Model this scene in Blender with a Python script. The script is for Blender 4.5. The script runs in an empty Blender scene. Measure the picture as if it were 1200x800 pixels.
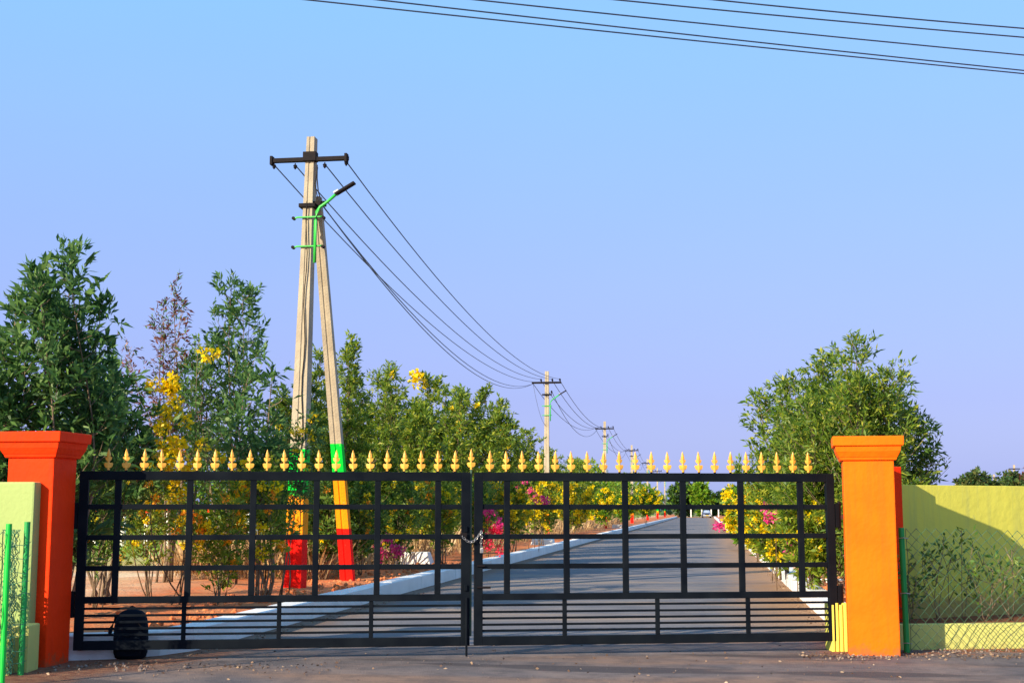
import bpy, math, random
import numpy as np
from mathutils import Vector, Matrix
D2R = math.radians
sc = bpy.context.scene
COL = sc.collection

# ------------------------------------------------------------------ camera, sky, sun, exposure
SUN_AZ = Vector((-.60, -.80, 0)).normalized()      # horizontal direction towards the sun
SUN_EL = D2R(23)
cam_d = bpy.data.cameras.new('camera'); cam = bpy.data.objects.new('camera', cam_d); COL.objects.link(cam)
cam_d.sensor_width = 36; cam_d.lens = 46.8; cam_d.clip_start = .1; cam_d.clip_end = 4000
cam.location = (0, 0, 1.5)
cam.rotation_euler = (D2R(90 + 7.2), 0, D2R(8.2))
sc.camera = cam
sc.render.resolution_x = 1024; sc.render.resolution_y = 682
sc.render.engine = 'CYCLES'
sc.view_settings.view_transform = 'Standard'; sc.view_settings.look = 'None'
sc.view_settings.exposure = .8; sc.view_settings.gamma = 1
world = bpy.data.worlds.new('World'); sc.world = world; world.use_nodes = True
nt = world.node_tree; nt.nodes.clear()
wo = nt.nodes.new('ShaderNodeOutputWorld'); bg = nt.nodes.new('ShaderNodeBackground')
sky = nt.nodes.new('ShaderNodeTexSky'); sky.sky_type = 'NISHITA'; sky.sun_disc = False
sky.sun_elevation = SUN_EL; sky.sun_rotation = math.atan2(SUN_AZ.x, SUN_AZ.y); sky.dust_density = 2.0; sky.air_density = 1.0
tc = nt.nodes.new('ShaderNodeTexCoord'); sep = nt.nodes.new('ShaderNodeSeparateXYZ')
nt.links.new(tc.outputs['Generated'], sep.inputs[0])
ramp = nt.nodes.new('ShaderNodeValToRGB')
nt.links.new(sep.outputs['Z'], ramp.inputs[0])
SKYC = [(0.0, (.225, .27, .55)), (.08, (.185, .222, .52)), (.16, (.185, .258, .545)), (.26, (.175, .30, .60)), (.36, (.16, .34, .61)), (.7, (.13, .33, .62))]
el = ramp.color_ramp.elements
el[0].position = 0; el[0].color = (*SKYC[0][1], 1); el[1].position = SKYC[-1][0]; el[1].color = (*SKYC[-1][1], 1)
for p, c in SKYC[1:-1]:
    e = el.new(p); e.color = (*c, 1)
sc10 = nt.nodes.new('ShaderNodeVectorMath'); sc10.operation = 'SCALE'; sc10.inputs['Scale'].default_value = .03
nt.links.new(sky.outputs[0], sc10.inputs[0])
hz_ = nt.nodes.new('ShaderNodeTexNoise'); hz_.inputs['Scale'].default_value = 2.2; hz_.inputs['Detail'].default_value = 4
hm = nt.nodes.new('ShaderNodeMapping'); hm.inputs['Scale'].default_value = (1, 1, 4); nt.links.new(tc.outputs['Generated'], hm.inputs[0]); nt.links.new(hm.outputs[0], hz_.inputs['Vector'])
hr = nt.nodes.new('ShaderNodeMapRange'); hr.inputs[3].default_value = .955; hr.inputs[4].default_value = 1.045; nt.links.new(hz_.outputs[0], hr.inputs[0])
rs = nt.nodes.new('ShaderNodeVectorMath'); rs.operation = 'SCALE'; nt.links.new(ramp.outputs[0], rs.inputs[0]); nt.links.new(hr.outputs[0], rs.inputs['Scale'])
mx = nt.nodes.new('ShaderNodeMix'); mx.data_type = 'RGBA'; mx.blend_type = 'ADD'; mx.inputs[0].default_value = 1
nt.links.new(sc10.outputs[0], mx.inputs[6]); nt.links.new(rs.outputs[0], mx.inputs[7])
nt.links.new(mx.outputs[2], bg.inputs['Color']); bg.inputs['Strength'].default_value = .86
nt.links.new(bg.outputs[0], wo.inputs[0])
sun_d = bpy.data.lights.new('sun', 'SUN'); sun_d.energy = 5.0; sun_d.angle = D2R(.5); sun_d.color = (1, .84, .62)
sun = bpy.data.objects.new('sun', sun_d); COL.objects.link(sun)
tosun = Vector((SUN_AZ.x * math.cos(SUN_EL), SUN_AZ.y * math.cos(SUN_EL), math.sin(SUN_EL)))
sun.rotation_euler = tosun.to_track_quat('Z', 'Y').to_euler(); sun.location = (-20, -20, 30)

rng = np.random.default_rng(7)
random.seed(7)

# ------------------------------------------------------------------ materials
def mat(name, color, rough=.6, metal=0, noise=None, bump=None, spec=.5, wear=None, splash=None, drips=None):
    """noise=(scale, other colour, amount); bump=(scale, strength); wear=(scale, colour, threshold)"""
    m = bpy.data.materials.new(name); m.use_nodes = True; n = m.node_tree; b = n.nodes['Principled BSDF']
    b.inputs['Roughness'].default_value = rough; b.inputs['Metallic'].default_value = metal
    b.inputs['Specular IOR Level'].default_value = spec
    b.inputs['Base Color'].default_value = (*color, 1)
    t = n.nodes.new('ShaderNodeNewGeometry')
    out = None
    if noise:
        nz = n.nodes.new('ShaderNodeTexNoise'); nz.inputs['Scale'].default_value = noise[0]; nz.inputs['Detail'].default_value = 6
        n.links.new(t.outputs['Position'], nz.inputs['Vector'])
        mp = n.nodes.new('ShaderNodeMapRange'); mp.inputs[1].default_value = .35; mp.inputs[2].default_value = .68
        mp.inputs[4].default_value = noise[2]
        n.links.new(nz.outputs[0], mp.inputs[0])
        mi = n.nodes.new('ShaderNodeMix'); mi.data_type = 'RGBA'
        mi.inputs[6].default_value = (*color, 1); mi.inputs[7].default_value = (*noise[1], 1)
        n.links.new(mp.outputs[0], mi.inputs[0]); out = mi.outputs[2]
    if wear:
        nz = n.nodes.new('ShaderNodeTexNoise'); nz.inputs['Scale'].default_value = wear[0]; nz.inputs['Detail'].default_value = 9
        nz.inputs['Roughness'].default_value = .7
        n.links.new(t.outputs['Position'], nz.inputs['Vector'])
        mp = n.nodes.new('ShaderNodeMapRange'); mp.inputs[1].default_value = wear[2]; mp.inputs[2].default_value = wear[2] + .06
        n.links.new(nz.outputs[0], mp.inputs[0])
        mi = n.nodes.new('ShaderNodeMix'); mi.data_type = 'RGBA'
        if out: n.links.new(out, mi.inputs[6])
        else: mi.inputs[6].default_value = (*color, 1)
        mi.inputs[7].default_value = (*wear[1], 1)
        n.links.new(mp.outputs[0], mi.inputs[0]); out = mi.outputs[2]
    def layer(fac, col):
        nonlocal out
        mi = n.nodes.new('ShaderNodeMix'); mi.data_type = 'RGBA'
        if out: n.links.new(out, mi.inputs[6])
        else: mi.inputs[6].default_value = (*color, 1)
        mi.inputs[7].default_value = (*col, 1); n.links.new(fac, mi.inputs[0]); out = mi.outputs[2]
    if drips:                                   # rain streaks running down the face
        mp = n.nodes.new('ShaderNodeMapping'); mp.inputs['Scale'].default_value = (9, 9, .55); n.links.new(t.outputs['Position'], mp.inputs[0])
        nz = n.nodes.new('ShaderNodeTexNoise'); nz.inputs['Scale'].default_value = 1; nz.inputs['Detail'].default_value = 7; nz.inputs['Roughness'].default_value = .65; n.links.new(mp.outputs[0], nz.inputs['Vector'])
        mr = n.nodes.new('ShaderNodeMapRange'); mr.inputs[1].default_value = .52; mr.inputs[2].default_value = .72; mr.inputs[4].default_value = drips[1]; n.links.new(nz.outputs[0], mr.inputs[0])
        layer(mr.outputs[0], drips[0])
    if splash:                                  # red mud thrown up from the ground
        sp = n.nodes.new('ShaderNodeSeparateXYZ'); n.links.new(t.outputs['Position'], sp.inputs[0])
        nz = n.nodes.new('ShaderNodeTexNoise'); nz.inputs['Scale'].default_value = 11; nz.inputs['Detail'].default_value = 8; nz.inputs['Roughness'].default_value = .7; n.links.new(t.outputs['Position'], nz.inputs['Vector'])
        ma = n.nodes.new('ShaderNodeMath'); ma.operation = 'MULTIPLY_ADD'; ma.inputs[1].default_value = -.55; n.links.new(nz.outputs[0], ma.inputs[0]); n.links.new(sp.outputs['Z'], ma.inputs[2])
        mr = n.nodes.new('ShaderNodeMapRange'); mr.inputs[1].default_value = splash[1] - .30; mr.inputs[2].default_value = splash[1] - .42; mr.inputs[4].default_value = .7; n.links.new(ma.outputs[0], mr.inputs[0])
        layer(mr.outputs[0], splash[0])
    if out: n.links.new(out, b.inputs['Base Color'])
    if bump:
        nz = n.nodes.new('ShaderNodeTexNoise'); nz.inputs['Scale'].default_value = bump[0]; nz.inputs['Detail'].default_value = 5
        n.links.new(t.outputs['Position'], nz.inputs['Vector'])
        bp = n.nodes.new('ShaderNodeBump'); bp.inputs['Strength'].default_value = bump[1]; bp.inputs['Distance'].default_value = .02
        n.links.new(nz.outputs[0], bp.inputs['Height']); n.links.new(bp.outputs[0], b.inputs['Normal'])
    return m

def leafmat(name, c1, c2, c3, trans=.35, rough=.45):
    m = bpy.data.materials.new(name); m.use_nodes = True; n = m.node_tree; b = n.nodes['Principled BSDF']
    at = n.nodes.new('ShaderNodeAttribute'); at.attribute_name = 'rnd'
    r = n.nodes.new('ShaderNodeValToRGB'); e = r.color_ramp.elements
    e[0].color = (*c1, 1); e[1].color = (*c3, 1); x = e.new(.55); x.color = (*c2, 1)
    n.links.new(at.outputs['Fac'], r.inputs[0]); n.links.new(r.outputs[0], b.inputs['Base Color'])
    b.inputs['Roughness'].default_value = rough; b.inputs['Specular IOR Level'].default_value = .35
    tr = n.nodes.new('ShaderNodeBsdfTranslucent'); n.links.new(r.outputs[0], tr.inputs['Color'])
    ms = n.nodes.new('ShaderNodeMixShader'); ms.inputs[0].default_value = trans
    o = n.nodes['Material Output']
    n.links.new(b.outputs[0], ms.inputs[1]); n.links.new(tr.outputs[0], ms.inputs[2]); n.links.new(ms.outputs[0], o.inputs[0])
    return m

M = {}
M['orange'] = mat('orange_paint', (1.0, .155, .002), .7, noise=(2.3, (.90, .125, .002), .9), bump=(18, .3), wear=(7, (.62, .15, .03), .72), spec=.12, splash=((.30, .10, .04), .12), drips=((.72, .10, .01), .45))
M['red_shaded_orange'] = mat('red_and_shaded_orange_paint', (1.0, .046, .002), .7, noise=(2.3, (.88, .036, .002), .9), bump=(18, .3), wear=(7, (.6, .08, .02), .72), spec=.12, splash=((.30, .10, .04), .12), drips=((.70, .035, .01), .45))  # pillar orange with shade put into the colour; plain red on the post caps
M['wall'] = mat('lime_wall_paint', (.70, .66, .10), .75, noise=(1.1, (.61, .58, .09), .7), bump=(9, .35), wear=(3.1, (.44, .47, .16), .66), spec=.15, splash=((.30, .18, .09), .55), drips=((.42, .45, .13), .6))
M['ribs'] = mat('yellow_ribbed_paint', (.66, .62, .10), .75, noise=(4, (.55, .52, .1), .8), wear=(9, (.35, .3, .15), .66), spec=.15)
M['palewall'] = mat('pale_cream_lime_paint', (.34, .44, .15), .75, noise=(1.5, (.30, .39, .13), .8), bump=(25, .25), wear=(3.1, (.55, .54, .26), .70), spec=.2)
M['planter'] = mat('pale_lime_paint', (.60, .60, .17), .8, noise=(2.5, (.50, .51, .15), .8), bump=(30, .3), wear=(5, (.35, .34, .2), .62), spec=.15, splash=((.28, .16, .08), .06), drips=((.34, .36, .14), .6))
M['black'] = mat('black_gloss_paint', (.003, .005, .009), .6, noise=(4, (.007, .010, .014), 1), bump=(90, .04), wear=(14, (.02, .02, .02), .74), spec=.06)
M['gold'] = mat('gold_paint', (.84, .45, .055), .42, noise=(30, (.70, .30, .03), .8))
M['kerb'] = mat('white_kerb_paint', (.80, .80, .78), .7, noise=(1.7, (.68, .67, .64), .8), bump=(22, .35), wear=(5, (.45, .36, .28), .70), spec=.2)
M['whitewash'] = mat('whitewash', (.80, .80, .76), .8, noise=(3, (.66, .62, .56), .9), bump=(25, .3), wear=(6, (.5, .38, .28), .64), spec=.2)
M['bark'] = mat('brown_bark', (.16, .10, .06), .9, noise=(9, (.09, .06, .04), 1), bump=(40, .6), spec=.1)
M['greybark'] = mat('grey_brown_bark', (.24, .18, .12), .9, noise=(9, (.13, .09, .06), 1), bump=(40, .6), spec=.1)
M['steel'] = mat('galvanised_steel', (.5, .5, .5), .4, metal=.8, noise=(20, (.35, .33, .3), .8))
M['rust'] = mat('rusty_dark_steel', (.05, .035, .03), .6, metal=.3, noise=(15, (.14, .05, .03), .6))
M['darkiron'] = mat('dark_iron', (.008, .007, .009), .7, noise=(15, (.02, .013, .012), .5), spec=.12)
M['greenpaint'] = mat('green_post_paint', (.004, .34, .06), .45, noise=(5, (.004, .26, .05), .9), wear=(9, (.05, .16, .06), .68))
M['brightgreen'] = mat('bright_green_post_paint', (.0, .62, .05), .45, noise=(5, (.0, .5, .04), .9), wear=(9, (.05, .2, .06), .70))
M['greenarm'] = mat('green_lamp_arm_paint', (.03, .50, .05), .45, noise=(8, (.02, .38, .05), .9))
M['mesh'] = mat('green_coated_wire', (.02, .12, .05), .5, noise=(12, (.10, .12, .09), .8))
M['meshroll'] = mat('green_wire_roll', (.03, .24, .11), .5, noise=(12, (.09, .2, .13), .8))
M['wire'] = mat('aluminium_cable', (.012, .016, .04), .5, noise=(3, (.03, .035, .06), .8))
M['fabric'] = mat('dark_blue_fabric', (.006, .010, .018), .85, noise=(3, (.008, .013, .024), .8), spec=.08)
M['lampglass'] = mat('lamp_glass', (.55, .56, .58), .3, noise=(10, (.4, .4, .42), .5))
M['carbody'] = mat('dark_car_paint', (.03, .03, .045), .25, noise=(3, (.045, .045, .06), .6))
M['glass'] = mat('car_glass', (.35, .42, .55), .1, noise=(3, (.25, .3, .42), .6))
M['tyre'] = mat('tyre_rubber', (.02, .02, .02), .9, noise=(20, (.035, .03, .03), .6))
M['chrome'] = mat('chrome', (.8, .8, .8), .15, metal=1, noise=(20, (.7, .7, .7), .5))
M['housewall'] = mat('cream_house_wall', (.66, .60, .44), .8, noise=(1.3, (.55, .5, .38), .7), bump=(25, .2))
M['housetrim'] = mat('brown_trim', (.25, .11, .06), .6, noise=(5, (.18, .08, .05), .7))
M['plate'] = mat('yellow_number_plate', (.75, .55, .08), .5, noise=(20, (.6, .45, .08), .5))
M['darkleaf'] = leafmat('dark_green_leaves', (.034, .10, .028), (.078, .185, .046), (.19, .33, .08), .5)
M['midleaf'] = leafmat('mid_green_leaves', (.05, .12, .018), (.12, .23, .03), (.27, .36, .05), .45)
M['sunleaf'] = leafmat('yellow_green_leaves', (.08, .16, .015), (.22, .33, .025), (.48, .48, .05), .5)
M['brightleaf'] = leafmat('bright_green_leaves', (.06, .17, .01), (.15, .33, .02), (.36, .46, .03), .45)
M['olive'] = leafmat('olive_green_leaves', (.03, .05, .015), (.08, .12, .03), (.2, .2, .06), .3)
M['purple'] = leafmat('purple_brown_leaves', (.07, .02, .018), (.14, .045, .035), (.24, .10, .05), .3)
M['farleaf'] = leafmat('far_tree_leaves', (.015, .05, .02), (.04, .10, .03), (.10, .19, .04), .3)
M['yellow'] = leafmat('yellow_petals', (.85, .52, .0), (.95, .70, .0), (1.0, .85, .02), .45)
M['amber'] = leafmat('orange_petals', (.9, .26, .01), (1, .38, .01), (1, .5, .03), .45)
M['pink'] = leafmat('magenta_petals', (.60, .02, .16), (.85, .04, .26), (.95, .10, .38), .35)
M['crimson'] = leafmat('crimson_petals', (.6, .01, .04), (.85, .02, .08), (.9, .06, .16), .35)
M['dry'] = leafmat('dry_stalks', (.28, .15, .06), (.48, .30, .13), (.68, .50, .26), .25)
M['litter'] = leafmat('leaf_litter', (.08, .045, .03), (.18, .11, .07), (.36, .26, .17), .1)

def concrete_pole(name, bands):
    m = mat(name, (.44, .38, .27), .85, noise=(3, (.33, .28, .20), .9), bump=(30, .5), wear=(8, (.25, .21, .17), .68), spec=.15)
    if not bands: return m
    n = m.node_tree; b = n.nodes['Principled BSDF']; src = b.inputs['Base Color'].links[0].from_socket
    g = n.nodes.new('ShaderNodeNewGeometry'); s = n.nodes.new('ShaderNodeSeparateXYZ'); n.links.new(g.outputs['Position'], s.inputs[0])
    nz = n.nodes.new('ShaderNodeTexNoise'); nz.inputs['Scale'].default_value = 9; n.links.new(g.outputs['Position'], nz.inputs['Vector'])
    ad = n.nodes.new('ShaderNodeMath'); ad.operation = 'MULTIPLY_ADD'; ad.inputs[1].default_value = .03
    n.links.new(nz.outputs[0], ad.inputs[0]); n.links.new(s.outputs['Z'], ad.inputs[2])
    dv = n.nodes.new('ShaderNodeMath'); dv.operation = 'DIVIDE'; dv.inputs[1].default_value = 10; n.links.new(ad.outputs[0], dv.inputs[0])
    r = n.nodes.new('ShaderNodeValToRGB'); r.color_ramp.interpolation = 'CONSTANT'; e = r.color_ramp.elements
    e[0].position = 0; e[0].color = (.95, .01, .005, 1); e[1].position = bands[0] / 10; e[1].color = (.95, .30, .005, 1)
    x = e.new(bands[1] / 10); x.color = (0, .62, .04, 1); x = e.new(bands[2] / 10); x.color = (1, 1, 1, 1)
    n.links.new(dv.outputs[0], r.inputs[0])
    lt = n.nodes.new('ShaderNodeMath'); lt.operation = 'LESS_THAN'; lt.inputs[1].default_value = bands[2] / 10
    n.links.new(dv.outputs[0], lt.inputs[0])
    mi = n.nodes.new('ShaderNodeMix'); mi.data_type = 'RGBA'
    sc_ = n.nodes.new('ShaderNodeTexNoise'); sc_.inputs['Scale'].default_value = 7; sc_.inputs['Detail'].default_value = 9; sc_.inputs['Roughness'].default_value = .75
    n.links.new(g.outputs['Position'], sc_.inputs['Vector'])
    mr = n.nodes.new('ShaderNodeMapRange'); mr.inputs[1].default_value = .62; mr.inputs[2].default_value = .70; mr.inputs[3].default_value = 1; mr.inputs[4].default_value = .25
    n.links.new(sc_.outputs[0], mr.inputs[0])
    mm = n.nodes.new('ShaderNodeMath'); mm.operation = 'MULTIPLY'; n.links.new(lt.outputs[0], mm.inputs[0]); n.links.new(mr.outputs[0], mm.inputs[1])
    n.links.new(mm.outputs[0], mi.inputs[0]); n.links.new(src, mi.inputs[6]); n.links.new(r.outputs[0], mi.inputs[7])
    n.links.new(mi.outputs[2], b.inputs['Base Color'])
    return m
M['pole'] = concrete_pole('concrete_banded', (1.02, 1.72, 2.55))
M['strut'] = concrete_pole('concrete_banded_strut', (1.15, 2.05, 2.72))
M['polefar'] = concrete_pole('concrete_far', (1.0, 1.3, 1.6))
M['concrete'] = concrete_pole('concrete_plain', None)

def ground_mat(name, kind):
    m = bpy.data.materials.new(name); m.use_nodes = True; n = m.node_tree; b = n.nodes['Principled BSDF']; L = n.links
    g = n.nodes.new('ShaderNodeNewGeometry'); s = n.nodes.new('ShaderNodeSeparateXYZ'); L.new(g.outputs['Position'], s.inputs[0])
    def noise(scale, detail=8, rough=.6, stretch=None):
        t = n.nodes.new('ShaderNodeTexNoise'); t.inputs['Scale'].default_value = scale; t.inputs['Detail'].default_value = detail; t.inputs['Roughness'].default_value = rough
        if stretch:
            mp = n.nodes.new('ShaderNodeMapping'); mp.inputs['Scale'].default_value = stretch; L.new(g.outputs['Position'], mp.inputs[0]); L.new(mp.outputs[0], t.inputs['Vector'])
        else: L.new(g.outputs['Position'], t.inputs['Vector'])
        return t.outputs[0]
    def rng_(v, a, c, lo=0, hi=1):
        t = n.nodes.new('ShaderNodeMapRange'); t.inputs[1].default_value = a; t.inputs[2].default_value = c; t.inputs[3].default_value = lo; t.inputs[4].default_value = hi
        L.new(v, t.inputs[0]); return t.outputs[0]
    def mix(f, a, c):
        t = n.nodes.new('ShaderNodeMix'); t.data_type = 'RGBA'
        for i, v in ((0, f), (6, a), (7, c)):
            if isinstance(v, tuple): t.inputs[i].default_value = (*v, 1)
            elif isinstance(v, float): t.inputs[i].default_value = v
            else: L.new(v, t.inputs[i])
        return t.outputs[2]
    def mul(a, c):
        t = n.nodes.new('ShaderNodeMath'); t.operation = 'MULTIPLY'; L.new(a, t.inputs[0])
        if isinstance(c, float): t.inputs[1].default_value = c
        else: L.new(c, t.inputs[1])
        return t.outputs[0]
    def add(a, c):
        t = n.nodes.new('ShaderNodeMath'); t.operation = 'ADD'; L.new(a, t.inputs[0])
        if isinstance(c, float): t.inputs[1].default_value = c
        else: L.new(c, t.inputs[1])
        return t.outputs[0]
    if kind == 'road':
        c = mix(rng_(noise(1.2), .35, .65), (.125, .125, .14), (.18, .17, .175))
        c = mix(rng_(noise(.7, 5, .6, (.25, 1.6, 1)), .50, .64, 0, .75), c, (.33, .24, .17))           # warm streaks painted in for sunlight lying across the lane
        c = mix(rng_(noise(110, 2), .55, .75, 0, .6), c, (.32, .29, .27))                              # exposed stone
        edge = rng_(add(s.outputs['X'], mul(noise(1.4), .9)), -4.75, -4.3, 1, 0)
        c = mix(mul(edge, .8), c, (.20, .12, .075))
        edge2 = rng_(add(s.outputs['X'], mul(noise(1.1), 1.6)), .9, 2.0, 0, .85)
        c = mix(edge2, c, (.36, .20, .10))  # warmer towards the right, sunlit stripes put into the colour
        bs, bd = 60, .5
    elif kind == 'apron':
        c = mix(rng_(noise(1.1), .35, .65), (.11, .10, .105), (.21, .165, .145))
        c = mix(rng_(noise(.6, 6, .6, (.35, 1.3, 1)), .47, .62, 0, .85), c, (.27, .165, .11))
        c = mix(rng_(noise(.55, 3, .5, (.5, 2.2, 1)), .57, .62, 0, .75), c, (.045, .04, .045))         # dark tar patches
        c = mix(rng_(noise(3.5, 7, .7), .45, .62, 0, .5), c, (.06, .055, .06))
        c = mix(rng_(noise(140, 2), .58, .72, 0, .6), c, (.34, .28, .23))
        c = mix(rng_(noise(45, 3), .68, .76, 0, .7), c, (.5, .40, .30))
        soil = rng_(add(add(s.outputs['X'], mul(s.outputs['Y'], -.35)), mul(noise(2.2), 1.0)), -9.35, -9.0, 1, 0)
        c = mix(mul(soil, .85), c, mix(rng_(noise(9), .4, .6), (.20, .07, .035), (.30, .14, .07)))
        yy = add(add(s.outputs['Y'], mul(s.outputs['X'], -.27)), mul(noise(1.7), 1.1))
        sx = rng_(s.outputs['X'], 1.0, 1.6)
        soil2 = mul(mul(rng_(yy, 14.55, 14.75), rng_(noise(2.5), .38, .5)), sx)
        c = mix(soil2, c, mix(rng_(noise(13), .4, .6), (.40, .12, .05), (.16, .07, .04)))
        bs, bd = 55, .6
    elif kind == 'verge':
        c = mix(rng_(noise(1.1), .35, .65), (.62, .27, .12), (.70, .42, .22))
        c = mix(rng_(noise(.35, 5, .6, (.12, 1, 1)), .45, .6), c, (.72, .50, .30))
        near = rng_(add(s.outputs['X'], mul(noise(.8), 1.6)), -9.4, -8.0)
        c = mix(near, c, mix(rng_(noise(3), .4, .6), (.62, .17, .055), (.50, .20, .08)))
        gr = mul(rng_(add(s.outputs['Y'], mul(noise(.15), 26.0)), 40, 50), rng_(noise(.9), .30, .46, .45, 1))
        gr = mul(gr, rng_(s.outputs['X'], -10.5, -12.5))
        c = mix(gr, c, mix(rng_(noise(6), .4, .6), (.16, .28, .03), (.34, .42, .06)))
        c = mix(rng_(noise(30), .6, .72, 0, .5), c, (.30, .13, .06))
        bs, bd = 12, .9
    elif kind == 'soil':
        c = mix(rng_(noise(9), .4, .6), (.28, .09, .04), (.17, .07, .04)); bs, bd = 20, .8
    else:
        c = mix(rng_(noise(.05), .4, .6), (.35, .22, .12), (.16, .20, .06)); bs, bd = 2, .5
    L.new(c, b.inputs['Base Color']); b.inputs['Roughness'].default_value = .9; b.inputs['Specular IOR Level'].default_value = .2
    bp = n.nodes.new('ShaderNodeBump'); bp.inputs['Strength'].default_value = bd; bp.inputs['Distance'].default_value = .03
    L.new(noise(bs, 6, .65), bp.inputs['Height']); L.new(bp.outputs[0], b.inputs['Normal'])
    return m
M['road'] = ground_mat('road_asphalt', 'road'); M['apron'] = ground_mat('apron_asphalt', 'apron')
M['verge'] = ground_mat('red_verge_soil', 'verge'); M['soil'] = ground_mat('planter_soil', 'soil'); M['plain'] = ground_mat('plain_earth', 'plain')

# ------------------------------------------------------------------ object helpers
def tag(o, label=None, cat=None, group=None, kind=None):
    if label: o['label'] = label
    if cat: o['category'] = cat
    if group: o['group'] = group
    if kind: o['kind'] = kind
    return o
def empty(name, loc=(0, 0, 0), rz=0):
    o = bpy.data.objects.new(name, None); COL.objects.link(o); o.location = loc; o.rotation_euler = (0, 0, rz); o.empty_display_size = .3
    return o
def link(name, me, parent=None, loc=None):
    o = bpy.data.objects.new(name, me); COL.objects.link(o)
    if parent is not None: o.parent = parent
    if loc is not None: o.location = loc
    return o
def copy_tree(o, parent=None):
    c = o.copy(); COL.objects.link(c); c.parent = parent
    for ch in list(o.children): copy_tree(ch, c)
    return c
class MB:
    def __init__(s): s.v = []; s.f = []
    def poly(s, vs, fs):
        k = len(s.v); s.v += [tuple(p) for p in vs]; s.f += [[i + k for i in f] for f in fs]; return s
    def box(s, c, d, rz=0, R=None):
        h = [x / 2 for x in d]; R = R or Matrix.Rotation(rz, 3, 'Z'); c = Vector(c)
        vs = [c + R @ Vector((sx * h[0], sy * h[1], sz * h[2])) for sz in (-1, 1) for sy in (-1, 1) for sx in (-1, 1)]
        return s.poly(vs, [(0, 2, 3, 1), (4, 5, 7, 6), (0, 1, 5, 4), (2, 6, 7, 3), (0, 4, 6, 2), (1, 3, 7, 5)])
    def frustum(s, c, b, t, z0, z1, dx=0, dy=0):
        x, y = c
        vs = [(x + i * b[0] / 2, y + j * b[1] / 2, z0) for i, j in ((-1, -1), (1, -1), (1, 1), (-1, 1))] + \
             [(x + dx + i * t[0] / 2, y + dy + j * t[1] / 2, z1) for i, j in ((-1, -1), (1, -1), (1, 1), (-1, 1))]
        return s.poly(vs, [(3, 2, 1, 0), (4, 5, 6, 7), (0, 1, 5, 4), (1, 2, 6, 5), (2, 3, 7, 6), (3, 0, 4, 7)])
    def tube(s, pts, r, n=6, cap=True):
        pts = [Vector(p) for p in pts]; k = len(s.v); m = len(pts)
        rs = r if isinstance(r, (list, tuple)) else [r] * m
        for i, p in enumerate(pts):
            t = (pts[min(i + 1, m - 1)] - pts[max(i - 1, 0)])
            if t.length < 1e-9: t = Vector((0, 0, 1))
            t.normalize(); a = t.cross(Vector((0, 0, 1)) if abs(t.z) < .95 else Vector((1, 0, 0))).normalized(); b_ = t.cross(a)
            for j in range(n):
                w = 2 * math.pi * (j + .5) / n; s.v.append(tuple(p + (a * math.cos(w) + b_ * math.sin(w)) * rs[i]))
        for i in range(m - 1):
            for j in range(n): s.f.append([k + i * n + j, k + i * n + (j + 1) % n, k + (i + 1) * n + (j + 1) % n, k + (i + 1) * n + j])
        if cap: s.f.append([k + j for j in range(n)][::-1]); s.f.append([k + (m - 1) * n + j for j in range(n)])
        return s
    def prism(s, outline, y0, y1):          # outline in xz, extruded along y
        n = len(outline); vs = [(x, y0, z) for x, z in outline] + [(x, y1, z) for x, z in outline]
        return s.poly(vs, [list(range(n)), [n + i for i in range(n)][::-1]] + [[i, n + i, n + (i + 1) % n, (i + 1) % n] for i in range(n)])
    def mesh(s, name, m, smooth=False, bevel=0, seg=2):
        me = bpy.data.meshes.new(name); me.from_pydata(s.v, [], s.f); me.materials.append(m)
        import bmesh
        bm = bmesh.new(); bm.from_mesh(me); bmesh.ops.recalc_face_normals(bm, faces=bm.faces)
        if bevel:
            es = [e for e in bm.edges if len(e.link_faces) == 2 and e.calc_face_angle(0) > .5]
            bmesh.ops.bevel(bm, geom=es, offset=bevel, segments=seg, profile=.6, affect='EDGES', clamp_overlap=True)
        bm.to_mesh(me); bm.free()
        if smooth: me.polygons.foreach_set('use_smooth', [True] * len(me.polygons))
        return me
    def build(s, name, m, parent=None, smooth=False, bevel=0, loc=None, seg=2):
        return link(name, s.mesh(name, m, smooth, bevel, seg), parent, loc)

def structure(o, label=None): o['kind'] = 'structure'; return o

# gate line frame: U(s, off, z): s metres along the gate from the left hinge, off metres towards the camera
GP = Vector((-6.3, 12.8, 0)); GD = Vector((.96433, .26472, 0)); GN = Vector((.26472, -.96433, 0)); GA = math.atan2(.26472, .96433)
def U(s, off=0, z=0): return GP + GD * s + GN * off + Vector((0, 0, z))
RP = D2R(8.2)

# ------------------------------------------------------------------ ground
def sheet(name, pts, z, m, nx=None, jitter=0):
    me = bpy.data.meshes.new(name); me.from_pydata([(x, y, z) for x, y in pts], [], [list(range(len(pts)))]); me.materials.append(m)
    return structure(link(name, me))
sheet('ground', [(-2500, -900), (2500, -900), (2500, 3000), (-2500, 3000)], -.03, M['plain'])
sheet('driveway', [(-30, -30), (30, -30), (30, 22.9), (1.95, 15.2), (1.62, 17.0), (-5.45, 17.0), (-6.3, 13.1), (-30, 6.5)], 0, M['apron'])
def grid(name, xs, ys, zf, m):
    V = [(x, y, zf(x, y)) for y in ys for x in xs]; nx = len(xs)
    F = [(j * nx + i, j * nx + i + 1, (j + 1) * nx + i + 1, (j + 1) * nx + i) for j in range(len(ys) - 1) for i in range(nx - 1)]
    me = bpy.data.meshes.new(name); me.from_pydata(V, [], F); me.materials.append(m)
    me.polygons.foreach_set('use_smooth', [True] * len(me.polygons))
    return structure(link(name, me))
xr = [-5.45, -3.7, -1.9, -.1, 1.65]
RV = [(x, 13.9 + .2745 * (x + 6.3) if k == 0 else y, .006) for k, y in enumerate([13, 17.5, 30, 50, 100, 262]) for x in xr]
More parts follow.
